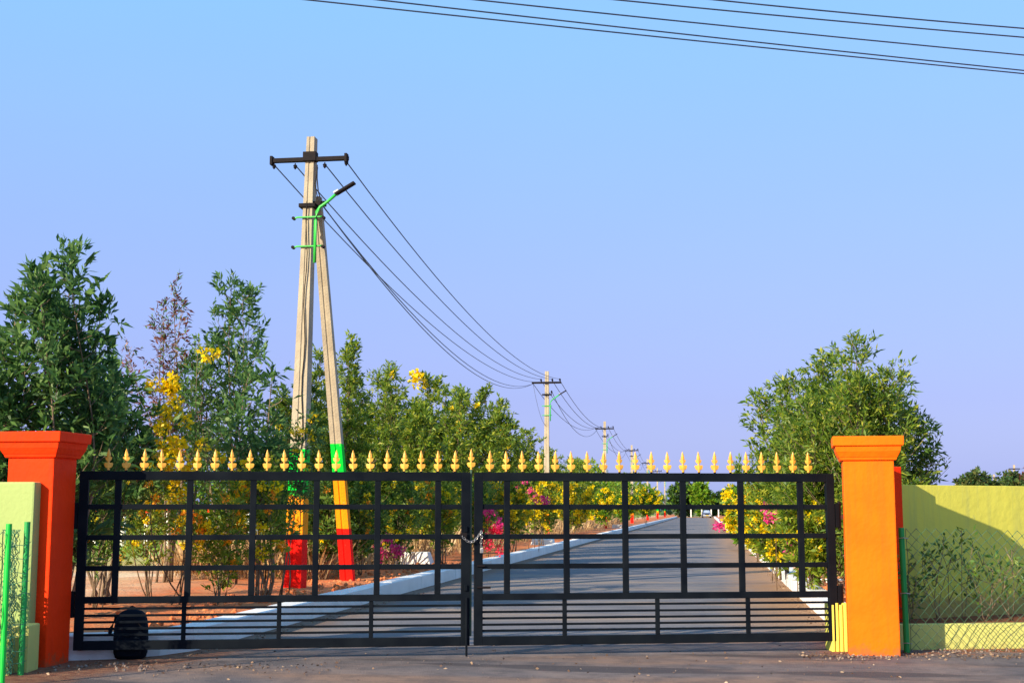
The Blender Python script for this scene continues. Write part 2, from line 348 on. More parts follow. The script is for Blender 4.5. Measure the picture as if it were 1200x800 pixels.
me = bpy.data.meshes.new('road'); me.from_pydata(RV, [], [(j * 5 + i, j * 5 + i + 1, j * 5 + i + 6, j * 5 + i + 5) for j in range(5) for i in range(4)]); me.materials.append(M['road'])
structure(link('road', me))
def vz(x, y):
    n = math.sin(x * 2.1 + y * .9) * math.sin(y * 1.7 - x * .6) + .5 * math.sin(x * 5.3 + y * 3.1)
    return .165 + .03 * n
ys = list(np.concatenate([np.linspace(13.1, 60, 150), np.linspace(62, 420, 60)]))
grid('verge', list(np.concatenate([[-160, -110, -80, -60], np.linspace(-45, -5.70, 90)])), ys, vz, M['verge'])
ysr = list(np.concatenate([np.linspace(16.1, 60, 110), np.linspace(62, 420, 50)]))
grid('verge', list(np.concatenate([np.linspace(1.86, 12, 30), [20, 40, 80, 200]])), ysr, lambda x, y: vz(x, y) - (.0 if y > 16.4 else .1), M['verge'])
grid('cross_road', [-200, -60, -20, 0, 20, 60, 200], [262, 264, 272], lambda x, y: .012 if abs(x) < 3 else .19, M['verge'])

# kerbs: one stone per metre in view, the far run joined
def kerb(x0, side, y0, label):
    k = empty('kerb', (x0, y0, 0)); structure(k); k['label'] = label
    prof = [(0, -.05), (0, .235), (.018, .25), (.285, .25), (.30, .235), (.30, -.05)]
    shared = []
    for v in range(4):
        mb = MB(); L = 1.192; r = random.Random(v + 5)
        P = [(side * a, (z + r.uniform(-.006, .006)) if z > 0 else z) for a, z in prof]
        mb.prism(P, 0, L); shared.append(mb.mesh('kerb_stone', M['kerb']))
    n = 55
    for i in range(n):
        o = link('kerb_stone', shared[i % 4], k, (random.uniform(-.006, .006), i * 1.2, random.uniform(-.004, .004)))
        o.rotation_euler = (0, 0, random.uniform(-.003, .003))
    mb = MB(); mb.prism([(side * a, z) for a, z in prof], n * 1.2, 262 - y0)
    o = mb.build('kerb_stone', M['kerb'], k); o['kind'] = 'stuff'
    return k
kl = kerb(-5.42, -1, 14.6, 'long white painted kerb along the left side of the road')
def kerb_bend(k, pts):
    prof = [(0, -.05), (0, .235), (.018, .25), (.285, .25), (.30, .235), (.30, -.05)]
    for (ax, ay), (bx_, by_), (na, nb) in pts:
        vs = [(ax + na[0] * a, ay + na[1] * a, z) for a, z in prof] + [(bx_ + nb[0] * a, by_ + nb[1] * a, z - .002) for a, z in prof]
        MB().poly(vs, [tuple(range(6)), tuple(range(6, 12))[::-1]] + [(i, 6 + i, 6 + (i + 1) % 6, (i + 1) % 6) for i in range(6)]).build('kerb_stone', M['kerb'], k)
KB = [((0, 0), (-1, 0)), ((-.05, -.65), (-.98, .15)), ((-.22, -1.15), (-.90, .42)), ((-.52, -1.50), (-.75, .66)), ((-.95, -1.74), (-.45, .89))]
kerb_bend(kl, [(KB[i][0], (KB[i + 1][0][0] + .0, KB[i + 1][0][1] + .006), (KB[i][1], KB[i + 1][1])) for i in range(4)])
kerb(1.57, 1, 16.3, 'long white painted kerb along the right side of the road')

# ------------------------------------------------------------------ pillars
def pillar(name, loc, rz, m, label, h=2.27, wid=.52):
    r = empty(name, loc, rz); tag(r, label, 'pillar', 'gate pillars')
    c = h - .25
    mb = MB(); mb.frustum((0, 0), (wid, wid), (wid, wid), -.06, c + .004)
    mb.build('shaft', m, r, bevel=.012)
    mb = MB(); a = wid
    mb.frustum((0, 0), (a + .05, a + .05), (a + .07, a + .07), c, c + .03)
    mb.frustum((0, 0), (a + .075, a + .075), (a + .13, a + .13), c + .03, c + .085)
    mb.frustum((0, 0), (a + .13, a + .13), (a + .155, a + .155), c + .085, c + .15)
    mb.build('cap_moulding', m, r, bevel=.006)
    MB().frustum((0, 0), (a + .20, a + .20), (a + .21, a + .21), c + .15, c + .25).build('cap_slab', m, r, bevel=.01)
    return r
pr = pillar('gate_pillar', (1.73, 14.76, 0), D2R(-4), M['orange'], 'bright orange square pillar with stepped cap at the right end of the gate')
pl = pillar('gate_pillar', (-6.54, 12.54, 0), D2R(0), M['red_shaded_orange'], 'red-orange square pillar with stepped cap at the left end of the gate', 2.26, .48)

# ------------------------------------------------------------------ gate leaves
def spearhead_mesh():
    # half outline (x, z): stem, lower curls, waist, upper curls, tip
    h = [(.010, 0), (.010, .022), (.028, .018), (.046, .034), (.054, .062), (.043, .070), (.036, .052), (.022, .048), (.012, .060), (.011, .090),
         (.022, .090), (.036, .106), (.040, .128), (.029, .126), (.016, .128), (.023, .146), (.017, .168), (.009, .194), (.0, .217)]
    h = [(x * .84, z) for x, z in h]
    pts = h + [(-x, z) for x, z in h[-2::-1]]
    n = len(pts); t = .007
    vs = [(x, -t if abs(x) < .02 else -t * .6, z) for x, z in pts] + [(x, t if abs(x) < .02 else t * .6, z) for x, z in pts]
    cen = [(0, -.013, z) for x, z in h]; cenb = [(0, .017, z) for x, z in h]
    k = len(h); vs += cen[:-1] + cenb[:-1]; fs = []
    a0 = 2 * n; b0 = 2 * n + k - 1
    for i in range(k - 1):
        j = n - 1 - i
        ca = a0 + i; cb = a0 + i + 1 if i < k - 2 else None
        da = b0 + i; db = b0 + i + 1 if i < k - 2 else None
        if cb is not None:
            fs += [(ca, i, i + 1, cb), (ca, cb, j - 1, j), (da, db, n + i + 1, n + i), (da, n + j, n + j - 1, db)]
        else:
            fs += [(ca, i, i + 1), (ca, j - 1, j), (da, n + i + 1, n + i), (da, n + j, n + j - 1)]
    fs += [(i, n + i, n + (i + 1) % n, (i + 1) % n) for i in range(n)]
    mb = MB(); mb.poly(vs, fs); mb.tube([(0, 0, -.004), (0, 0, .012)], .014, 8); return mb.mesh('spearhead', M['gold'])
SPEAR = spearhead_mesh()

def gate_leaf(s0, s1, ups, lows, spikes, label, hinge_left):
    g = empty('gate_leaf', U(s0), GA); tag(g, label, 'gate', 'leaves of the double gate')
    W = s1 - s0; T = .06
    def bx(name, x0, x1, z0, z1, d=.04, yo=0, bev=.004):
        return MB().box(((x0 + x1) / 2, yo, (z0 + z1) / 2), (x1 - x0, d, z1 - z0)).build(name, M['black'], g, bevel=bev)
    bx('frame_stile', 0, .09, .11, 1.89, T); bx('frame_stile', W - .09, W, .11, 1.89, T)
    bx('frame_rail', .09, W - .09, 1.80, 1.89, T - .003); bx('frame_rail', .09, W - .09, .11, .20, T - .003)
    bx('middle_rail', .09, W - .09, .568, .635, T - .006)
    for z in (1.53, 1.222, .915): bx('crossbar', .09, W - .09, z - .026, z + .026, .036)
    for u in ups: bx('upright', u - s0 - .031, u - s0 + .031, .635, 1.80, .044)
    for z in (.517, .448, .383, .318, .257): bx('thin_bar', .09, W - .09, z - .0115, z + .0115, .022, bev=.002)
    for u in lows: bx('short_upright', u - s0 - .022, u - s0 + .022, .20, .568, .036)
    for s in spikes:
        o = link('spearhead', SPEAR, g, (s - s0, 0, 1.905)); o.rotation_euler = (random.uniform(-.03, .03), random.uniform(-.03, .03), random.uniform(-.12, .12))
    MB().tube([(s - s0, 0, 1.888) for s in (spikes[0], spikes[0])], .01, 6)
    mb = MB()
    for s in spikes: mb.box((s - s0, 0, 1.898), (.02, .02, .022))
    o = mb.build('spike_socket', M['black'], g); o['kind'] = 'stuff'
    sx = -1 if hinge_left else 1; x0 = 0 if hinge_left else W
    for z in (1.44, .56):
        mb = MB(); mb.box((x0 + sx * .030, .0, z), (.045, .05, .26)); h = mb.build('hinge', M['black'], g, bevel=.004)
        MB().tube([(x0 + sx * .060, 0, z - .15), (x0 + sx * .060, 0, z + .15)], .019, 8).build('hinge_pin', M['darkiron'], h)
        MB().box((x0 + sx * .11, 0, z - .02), (.11, .03, .045)).build('hinge_bracket', M['rust'], h, bevel=.004)
    return g
gl = gate_leaf(.03, 4.0, [.41, 1.126, 1.763, 2.407, 3.037, 3.665], [1.10, 2.05, 2.984],
               [.305 + i * (3.839 - .305) / 20 for i in range(21)], 'left leaf of the black steel gate, hung on the red-orange pillar', True)
gr = gate_leaf(4.045, 7.965, [4.391, 5.024, 5.657, 6.287, 6.924, 7.587], [5.0, 5.994, 6.98],
               [4.208 + i * (7.689 - 4.208) / 20 for i in range(21)], 'right leaf of the black steel gate, hung on the orange pillar', False)
# drop bolt with its own spearhead on the meeting stile of the left leaf
db = MB().tube([(3.935, -.045, .005), (3.935, -.045, .60)], .012, 8).build('drop_bolt', M['black'], gl)
MB().box((3.935, -.034, .30), (.05, .02, .04)).build('bolt_guide', M['black'], gl, bevel=.003)
MB().tube([(3.985, .036, .2), (3.985, .036, 1.93)], .010, 6).build('meeting_rod', M['mesh'], gl)
link('spearhead', SPEAR, gl, (3.985, .036, 1.925))
for z in (1.30, .70):
    MB().box((3.925 + .0, -.04, z), (.03, .02, .06)).build('bolt_guide', M['black'], gl, bevel=.003)
MB().tube([(.03, -.035, .70), (.17, -.035, .70)], .012, 6).build('slide_bolt', M['darkiron'], gr)
MB().tube([(.03, -.035, .92), (.11, -.035, .92)], .010, 6).build('slide_bolt', M['darkiron'], gr)
# chain with padlock
ch = empty('chain', U(3.95, .05, 1.2)); ch.rotation_euler = (0, 0, GA); tag(ch, 'silver chain with a small padlock looped round the meeting stiles of the gate', 'chain')
def torus_link(a, b, r, n=12):
    return [(a * math.cos(2 * math.pi * i / n), 0, b * math.sin(2 * math.pi * i / n)) for i in range(n + 1)]
lk = MB().tube(torus_link(.010, .017, 0), .0034, 5, False).mesh('chain_link', M['steel'])
path = []
for i in range(13):
    t = i / 12; path.append((-.03 + .19 * t, -.015, .02 - .075 * math.sin(math.pi * t) + .05 * t))
for i in range(7): path.append((.165 + .004 * math.sin(i), -.015, .07 - i * .026))
for i, p in enumerate(path):
    o = link('chain_link', lk, ch, p); q = path[min(i + 1, len(path) - 1)]; pp = path[max(i - 1, 0)]
    ang = math.atan2(q[2] - pp[2], q[0] - pp[0]); o.rotation_euler = (0, math.pi / 2 - ang, 0) if i % 2 else (D2R(0), math.pi / 2 - ang, math.pi / 2 * .7)
pk = MB().box((.168, -.02, -.125), (.034, .018, .04)).build('padlock', M['steel'], ch, bevel=.004)
MB().tube([(.158 + .010 * (1 - math.cos(math.pi * i / 6)), -.02, -.105 + .022 * math.sin(math.pi * i / 6)) for i in range(7)], .0032, 5).build('shackle', M['steel'], pk)
MB().box((-.02, -.012, .04), (.07, .014, .045)).build('latch_plate', M['darkiron'], ch, bevel=.002)

# ------------------------------------------------------------------ walls and planters
# right wing: continues the gate line
wr = empty('boundary_wall', (2.03, 15.98, 0), D2R(34))
tag(wr, 'tall lime-yellow boundary wall behind the planter right of the orange pillar', 'wall')
MB().box((7.5, .08, .89), (15, .16, 1.80)).build('wall_panel', M['wall'], wr, bevel=.006)
MB().frustum((-.11, -.06), (.36, .40), (.36, .40), -.03, 1.99).build('end_column', M['red_shaded_orange'], wr, bevel=.01)
ps = Vector((2.02, 15.12, 0))
pr_ = empty('planter', ps, GA); tag(pr_, 'low pale-lime planter wall at the foot of the chain-link fence right of the pillar', 'planter')
MB().box((6.5, .06, .10), (13.2, .12, .34)).build('planter_wall', M['planter'], pr_, bevel=.01)
MB().poly([(0, .1, .25), (13, .1, .25), (13, 6.5, .25), (.2, 1.3, .25)], [(0, 1, 2, 3)]).build('soil_bed', M['soil'], pr_)
# ribbed end block left of the right pillar
rb = empty('ribbed_block', (1.38, 15.02, 0), RP); tag(rb, 'small yellow ribbed block between the gate hinge and the orange pillar', 'block')
MB().box((0, .02, .23), (.17, .30, .56)).build('block_body', M['ribs'], rb, bevel=.008)
for i in range(4): MB().tube([(-.068 + i * .045, -.135, -.03), (-.068 + i * .045, -.135, .49 + .02 * (i % 2))], .019, 6).build('rib', M['ribs'], rb)

# left wing
wl = empty('boundary_wall', (-6.375, 12.26, 0), 0)
tag(wl, 'pale lime boundary wall left of the red-orange pillar', 'wall')
MB().box((-.95 - .05, 0, .89), (1.9, .17, 1.76)).build('wall_panel', M['palewall'], wl, bevel=.02)
bl = empty('pillar_plinth', (-6.40, 11.95, 0), RP); tag(bl, 'pale lime plinth block in front of the red-orange pillar', 'plinth')
MB().box((-.06, .08, .20), (.36, .30, .46)).build('block_body', M['planter'], bl, bevel=.02)
p2 = empty('planter', (-6.25, 11.3, 0), 0); tag(p2, 'low pale-lime planter wall at the left edge behind the green fence post', 'planter')
q0 = Vector((-.10, .42, 0)); q1 = Vector((-2.3, -.75, 0)); qa = math.atan2(q1.y - q0.y, q1.x - q0.x)
MB().box(((q0.x + q1.x) / 2, (q0.y + q1.y) / 2, .16), ((q1 - q0).length, .13, .50), qa).build('planter_wall', M['planter'], p2, bevel=.015)
MB().poly([(-.15, .40, .36), (-.3, .72, .36), (-2.5, .45, .36), (-2.3, -.7, .36)], [(0, 1, 2, 3)]).build('soil_bed', M['soil'], p2)

# ------------------------------------------------------------------ chain-link fences
def chainlink(name, A, B, z0, z1, pitch, r, m, parent, wob=.006, seed=1):
    R = random.Random(seed); A = Vector(A); B = Vector(B); L = (B - A).length; d = (B - A) / L
    nrm = Vector((d.y, -d.x, 0)); mb = MB(); n = int(L / pitch); rows = int((z1 - z0) / pitch) * 2
    dz = (z1 - z0) / rows
    for fam in (1, -1):
        for i in range(n + 2):
            pts = []
            for k in range(rows + 1):
                s = min(max(i * pitch + fam * (k % 2) * pitch / 2, 0), L)
                bulge = .02 * math.sin(k * .5 + s * 1.9) + .012 * math.sin(s * 7)
                pts.append(A + d * s + nrm * (bulge + (.004 if fam > 0 else 0)) + Vector((0, 0, z0 + k * dz + R.uniform(-wob, wob) + .012 * math.sin(s * 3 + 1))))
            mb.tube(pts, r, 3, False)
    o = mb.build(name, m, parent); o['kind'] = 'stuff'
    return o
f1 = empty('chain_link_fence', (2.09, 14.86, 0)); tag(f1, 'green chain-link fence in front of the lime wall, right of the orange pillar', 'fence')
MB().tube([(0, 0, -.05), (-.015, 0, 1.31)], .032, 12).build('fence_post', M['greenpaint'], f1, smooth=False)
e1 = GD * 8.0
chainlink('wire_mesh', (.03, -.045, 0), e1 + Vector((.03, -.045, 0)), .02, 1.29, .113, .0040, M['mesh'], f1)
for z in (.10, .62, 1.2):
    MB().tube([(-.05, -.03, z), (.0, -.05, z + .006), (.05, -.03, z - .004)], .006, 4).build('tie_wire', M['steel'], f1)
f2 = empty('chain_link_fence', (-6.0, 10.95, 0)); tag(f2, 'bright green fence post with chain-link mesh at the left edge', 'fence')
MB().tube([(-.0, 0, -.05), (.0, 0, 1.38)], .026, 12).build('fence_post', M['brightgreen'], f2)
chainlink('wire_mesh', (-.03, -.04, 0), (-2.4, -.9, 0), .05, 1.30, .113, .0045, M['mesh'], f2, seed=3)
f3 = empty('rolled_fence_end', (-6.24, 11.72, 0)); tag(f3, 'green fence post with a bunched roll of wire mesh in front of the red-orange pillar', 'fence')
MB().tube([(.0, 0, -.05), (.0, 0, 1.39)], .028, 12).build('fence_post', M['greenpaint'], f3)
R_ = random.Random(4); mb = MB()
for i in range(26):
    cx = -.045 - .115 * R_.random(); cy = -.05 - .14 * R_.random(); ph = R_.random() * 6
    pts = [(cx + .022 * math.cos(k * math.pi + ph) + R_.uniform(-.008, .008), cy + .02 * math.sin(k * 1.7 + ph), .02 + k * .052) for k in range(26)]
    mb.tube(pts, .0035, 3, False)
o = mb.build('wire_mesh_roll', M['meshroll'], f3); o['kind'] = 'stuff'
mb = MB()
for i in range(10):
    z0 = .1 + .12 * i
    mb.tube([(-.04 - .1 * R_.random(), -.12, z0), (.03, -.05, z0 + R_.uniform(-.03, .05)), (.045, .0, z0 + .03)], .0035, 3, False)
o = mb.build('loose_wires', M['meshroll'], f3); o['kind'] = 'stuff'

# ------------------------------------------------------------------ backpack
bp_ = empty('backpack', (-5.83, 13.17, 0), .2); tag(bp_, 'dark blue backpack standing on the ground behind the left gate leaf', 'backpack')
def blob(name, m, parent, rows, n=20, loc=(0, 0, 0), p=3.0):
    mb = MB(); k = 0; vs = []; fs = []
    for (z, rx, ry, yo) in rows:
        for j in range(n):
            w = 2 * math.pi * j / n; c_, s_ = math.cos(w), math.sin(w)
            vs.append((loc[0] + rx * math.copysign(abs(c_) ** (2 / p), c_), loc[1] + yo + ry * math.copysign(abs(s_) ** (2 / p), s_), loc[2] + z))
    for i in range(len(rows) - 1):
        for j in range(n): fs.append((i * n + j, i * n + (j + 1) % n, (i + 1) * n + (j + 1) % n, (i + 1) * n + j))
    fs.append(tuple(range(n))[::-1]); fs.append(tuple((len(rows) - 1) * n + j for j in range(n)))
    mb.poly(vs, fs); return mb.build(name, m, parent, smooth=True)
blob('bag_body', M['fabric'], bp_, [(.0, .13, .085, 0), (.012, .155, .105, 0), (.06, .172, .118, 0), (.2, .178, .12, 0), (.33, .172, .112, 0), (.41, .158, .095, .01), (.46, .135, .075, .02), (.49, .10, .05, .02), (.503, .05, .02, .02)])
blob('front_pocket', M['fabric'], bp_, [(.03, .11, .03, 0), (.045, .13, .045, 0), (.12, .135, .05, 0), (.2, .13, .045, 0), (.24, .11, .03, .008)], loc=(0, -.11, 0))
MB().tube([(-.05 + .1 * i / 8, .02, .49 + .045 * math.sin(math.pi * i / 8)) for i in range(9)], .009, 6).build('carry_handle', M['fabric'], bp_)
for sx in (-1,):
    MB().tube([(sx * .10, .06, .46), (sx * .17, .03, .42), (sx * .215, 0, .30), (sx * .225, -.01, .18), (sx * .19, 0, .08), (sx * .15, .02, .04)], [.016, .02, .022, .02, .012, .01], 6).build('shoulder_strap', M['fabric'], bp_, smooth=True)
MB().tube([(-.155 + .31 * i / 12, -.115 - .012 * math.sin(math.pi * i / 12), .30 + .13 * math.sin(math.pi * i / 12)) for i in range(13)], .004, 4).build('zip', M['darkiron'], bp_)
MB().tube([(-.12 + .24 * i / 10, -.152 + .02 * abs(i - 5) / 5, .245 + .01 * math.sin(i)) for i in range(11)], .004, 4).build('zip', M['darkiron'], bp_)

bp_.scale = (.97, .97, .97)
# ------------------------------------------------------------------ power poles
def pole_shaft(h, wb, wt, db_, dt, dx, dy):
    """prestressed concrete pole: tapered, with a recessed channel down the front and back faces"""
    mb = MB(); n = 9; rings = []
    def ring(w, d, x, y, z):
        g = .10 * w; e = .015
        pts = [(-w / 2, -d / 2), (-g / 2 - .012, -d / 2), (-g / 2, -d / 2 + e), (g / 2, -d / 2 + e), (g / 2 + .012, -d / 2), (w / 2, -d / 2),
               (w / 2, d / 2), (g / 2 + .012, d / 2), (g / 2, d / 2 - e), (-g / 2, d / 2 - e), (-g / 2 - .012, d / 2), (-w / 2, d / 2)]
        return [(x + a, y + b, z) for a, b in pts]
    vs = []; fs = []
    for i in range(n + 1):
        t = i / n; vs += ring(wb + (wt - wb) * t, db_ + (dt - db_) * t, dx * t, dy * t, h * t - (.1 if i == 0 else 0))
    for i in range(n):
        for j in range(12): fs.append((i * 12 + j, i * 12 + (j + 1) % 12, (i + 1) * 12 + (j + 1) % 12, (i + 1) * 12 + j))
    fs.append(tuple(range(12))[::-1]); fs.append(tuple(n * 12 + j for j in range(12))); mb.poly(vs, fs); return mb
def insulator(parent, x, y, z, down=False, s=1):
    mb = MB(); k = -1 if down else 1
    pr_f = [(0, .012), (.03, .012), (.035, .035), (.06, .042), (.065, .028), (.09, .036), (.10, .02), (.12, .015)]
    mb.tube([(x, y, z + k * a * s) for a, _ in pr_f], [b * s for _, b in pr_f], 8)
    return mb.build('insulator', M['darkiron'], parent)
def street_lamp_parts(parent, x, y, z0, rise, reach, hz):
    a = [(x, y, z0 - .95), (x, y, z0 - .2), (x + .02, y, z0 - .05), (x + .08, y, z0 + .04), (x + .20, y, z0 + .12), (x + reach, y, z0 + rise)]
    arm = MB().tube(a, .027, 8).build('lamp_arm', M['greenarm'], parent, smooth=True)
    p0 = Vector(a[-1]); d = Vector((.86, 0, .5)).normalized()
    R = Matrix.Rotation(-math.atan2(d.z, d.x), 3, 'Y')
    hd = MB().box(p0 + d * .17, (.40, .13, .045), R=R).build('lamp_head', M['darkiron'], parent, bevel=.012)
    MB().box(p0 + d * .0 + Vector((-.01, 0, .035)), (.10, .09, .035), R=R).build('lamp_housing', M['lampglass'], hd, bevel=.008)
    return arm
# near pole with its leaning strut
PX, PY = -6.98, 22.35
np_ = empty('power_pole', (PX, PY, .1)); tag(np_, 'tall concrete power pole with painted red, orange and green base, nearest the gate', 'power pole', 'power poles along the left verge')
DX = .16
pole_shaft(7.97, .32, .14, .34, .20, DX, 0).build('pole_shaft', M['pole'], np_)
st = pole_shaft(6.95, .24, .16, .2, .13, -.14, -2.05); o = st.build('strut_pole', M['strut'], np_, loc=(.33, 2.3, .0))
MB().box((DX - .01, -.10, 7.55), (1.42, .09, .075), 0).build('crossarm', M['darkiron'], np_, bevel=.006)
MB().box((DX, -.08, 7.6), (.24, .16, .17)).build('crossarm_clamp', M['darkiron'], np_, bevel=.01)
for x in (-.70, .66): MB().box((DX + x, -.10, 7.55), (.05, .13, .16)).build('end_bracket', M['darkiron'], np_, bevel=.01)
WP1 = [(DX - .66, -.12, 7.48), (DX - .27, -.12, 7.46), (DX + .27, -.12, 7.46), (DX + .66, -.12, 7.49)]
for x, y, z in WP1: insulator(np_, x, y + .02, z + .03, True, .9)
mb = MB(); mb.box((DX - .03, -.02, 6.72), (.30, .27, .07)); mb.box((DX + .15, -.02, 6.76), (.26, .10, .09)); mb.build('service_clamp', M['darkiron'], np_, bevel=.01)
for z in (6.5, 5.98):
    MB().tube([(DX - .26, -.13, z - .02), (DX - .2, -.15, z), (DX + .22, -.15, z), (DX + .27, -.13, z + .01)], .016, 6).build('lamp_clamp', M['greenarm'], np_)
    for x in (-.27, .27): MB().tube([(DX + x, -.16, z - .01), (DX + x, -.08, z - .01)], .03, 8).build('clamp_bolt', M['darkiron'], np_)
street_lamp_parts(np_, DX + .14, -.17, 6.63, .27, .38, 0)
MB().tube([(DX - .015 + .02 * math.sin(i * 1.3) - .06 * (1 - i / 20) * .6, -.155 + .0 * i, .9 + i * .31) for i in range(20)], .010, 4).build('down_cable', M['darkiron'], np_)
MB().tube([(DX + .13, -.09, 7.45), (DX + .14, -.12, 7.2), (DX + .17, -.13, 6.95), (DX + .22, -.12, 6.8)], .012, 4).build('jumper_cable', M['darkiron'], np_)
MB().tube([(DX + .14, -.09, 7.4), (DX + .10, -.12, 7.1), (DX + .17, -.13, 6.8)], .009, 4).build('jumper_cable', M['darkiron'], np_)

def far_pole(name, label, lod):
    r = empty(name, (0, 0, 0)); tag(r, label, 'power pole', 'power poles along the left verge')
    pole_shaft(7.9, .30, .17, .24, .15, .05, 0).build('pole_shaft', M['polefar'], r)
    MB().box((.04, -.10, 7.35), (1.40, .09, .09)).build('crossarm', M['darkiron'], r)
    MB().box((.06, -.10, 6.78), (.46, .08, .07)).build('lower_crossarm', M['darkiron'], r)
    for x in (-.26, .28, .64): insulator(r, .04 + x, -.1, 7.39, s=1.3)
    insulator(r, .28, -.1, 6.82, s=1.3)
    for z in (6.25, 5.8): MB().tube([(-.18, -.12, z), (.3, -.12, z)], .018, 5).build('lamp_clamp', M['greenarm'], r)
    street_lamp_parts(r, .22, -.16, 6.48, .30, .45, 0)
    return r
fp = far_pole('power_pole', 'second concrete power pole down the left verge, with green lamp arm', 0)
FARY = [62.5, 99, 136, 173, 210, 247]
LAB = [None, 'third concrete power pole down the left verge, its crossarms clear of the trees', 'fourth power pole down the left verge, only its top above the gate spikes',
       'small distant power pole down the left verge, seen through the gate', 'small distant power pole down the left verge, seen through the gate', 'small distant power pole down the left verge, seen through the gate']
poles = []
for i, y in enumerate(FARY):
    o = fp if i == 0 else copy_tree(fp)
    o.location = (-7.38 + random.uniform(-.05, .05), y, .12); 
    if LAB[i]: o['label'] = LAB[i]
    poles.append(o)

# wires between the poles
def catenary(A, B, sag, n=24):
    A = Vector(A); B = Vector(B)
    return [A.lerp(B, i / n) - Vector((0, 0, 4 * sag * (i / n) * (1 - i / n))) for i in range(n + 1)]
ws = empty('power_line', (PX, PY, 0)); tag(ws, 'overhead power wires sagging from the near pole to the poles down the road', 'power line')
o0 = Vector((PX, PY, .1))
far_pts = [(-.66, -.1, 7.40), (-.26, -.1, 7.52), (.28, -.1, 7.52), (.64, -.1, 7.52)]
def wseg(A, B, sag, r=.011): MB().tube([p - o0 + Vector((0, 0, .1)) for p in catenary(A, B, sag)], r, 4, False).build('wire', M['wire'], ws)
for a, b in zip(WP1, far_pts):
    wseg(o0 + Vector(a), Vector(b) + poles[0].location, .85)
wseg(o0 + Vector((DX + .2, -.08, 6.76)), poles[0].location + Vector((-.6, -.1, 7.30)), 1.15)
wseg(o0 + Vector((DX + .24, -.1, 6.72)), poles[0].location + Vector((-.66, -.1, 7.28)), 1.25)
for k in range(len(poles) - 1):
    for b in far_pts: wseg(Vector(b) + poles[k].location, Vector(b) + poles[k + 1].location, .9, .014)
    wseg(Vector((.28, -.1, 6.95)) + poles[k].location, Vector((-.5, -.1, 7.3)) + poles[k + 1].location, 1.2, .014)
wseg(Vector((-.6, -.1, 7.3)) + poles[0].location, Vector((0, -.12, 5.3)) + poles[0].location, .35, .010)

# five wires crossing high over the driveway
wc = empty('overhead_wires', (0, 17, 8)); tag(wc, 'five dark overhead wires crossing the top of the sky', 'overhead wires')
pairs = [((-4.98, 15.88), (4.86, 20.26)), ((-4.08, 16.01), (4.83, 20.11)), ((-2.81, 16.2), (4.67, 19.4)), ((-1.04, 16.45), (4.5, 18.64)), ((.21, 16.63), (4.42, 18.28))]
for (a, b) in pairs:
    A = Vector((*a, 8)); B = Vector((*b, 8)); d = B - A
    P = []
    for i in range(41):
        t = -3 + 7 * i / 40; P.append(A + d * t + Vector((0, 0, .05 * (t * (t - 1)))) - Vector((0, 17, 8)))
    MB().tube(P, .0105, 4, False).build('wire', M['wire'], wc)

# ------------------------------------------------------------------ vegetation
def leaf_mesh(name, P, Dr, L, W, m, seed=0, flat=0.0):
    """one folded four-point leaf per row of P, pointing along Dr"""
    r = np.random.default_rng(seed); n = len(P)
    Dr = Dr / (np.linalg.norm(Dr, axis=1, keepdims=True) + 1e-9)
    rv = r.normal(size=(n, 3)); side = np.cross(Dr, rv); side /= np.linalg.norm(side, axis=1, keepdims=True) + 1e-9
    nr = np.cross(Dr, side)
    sz = r.uniform(.45, 1.3, (n, 1)); L = L * sz * r.uniform(.85, 1.15, (n, 1)); W = W * sz ** .6 * r.uniform(.75, 1.25, (n, 1))
    a = P; b = P + Dr * L * .45 + side * W * .5 + nr * W * .15; c = P + Dr * L - np.array([0, 0, 1.]) * L * .12; d = P + Dr * L * .45 - side * W * .5 + nr * W * .15
    V = np.stack([a, b, c, d], 1).reshape(-1, 3).astype(np.float32)
    me = bpy.data.meshes.new(name)
    me.vertices.add(4 * n); me.vertices.foreach_set('co', V.ravel())
    me.loops.add(4 * n); me.loops.foreach_set('vertex_index', np.arange(4 * n, dtype=np.int32))
    me.polygons.add(n); me.polygons.foreach_set('loop_start', np.arange(0, 4 * n, 4, dtype=np.int32)); me.polygons.foreach_set('loop_total', np.full(n, 4, dtype=np.int32))
    me.update(calc_edges=True)
    at = me.attributes.new('rnd', 'FLOAT', 'FACE'); at.data.foreach_set('value', r.random(n).astype(np.float32))
    me.materials.append(m)
    return me

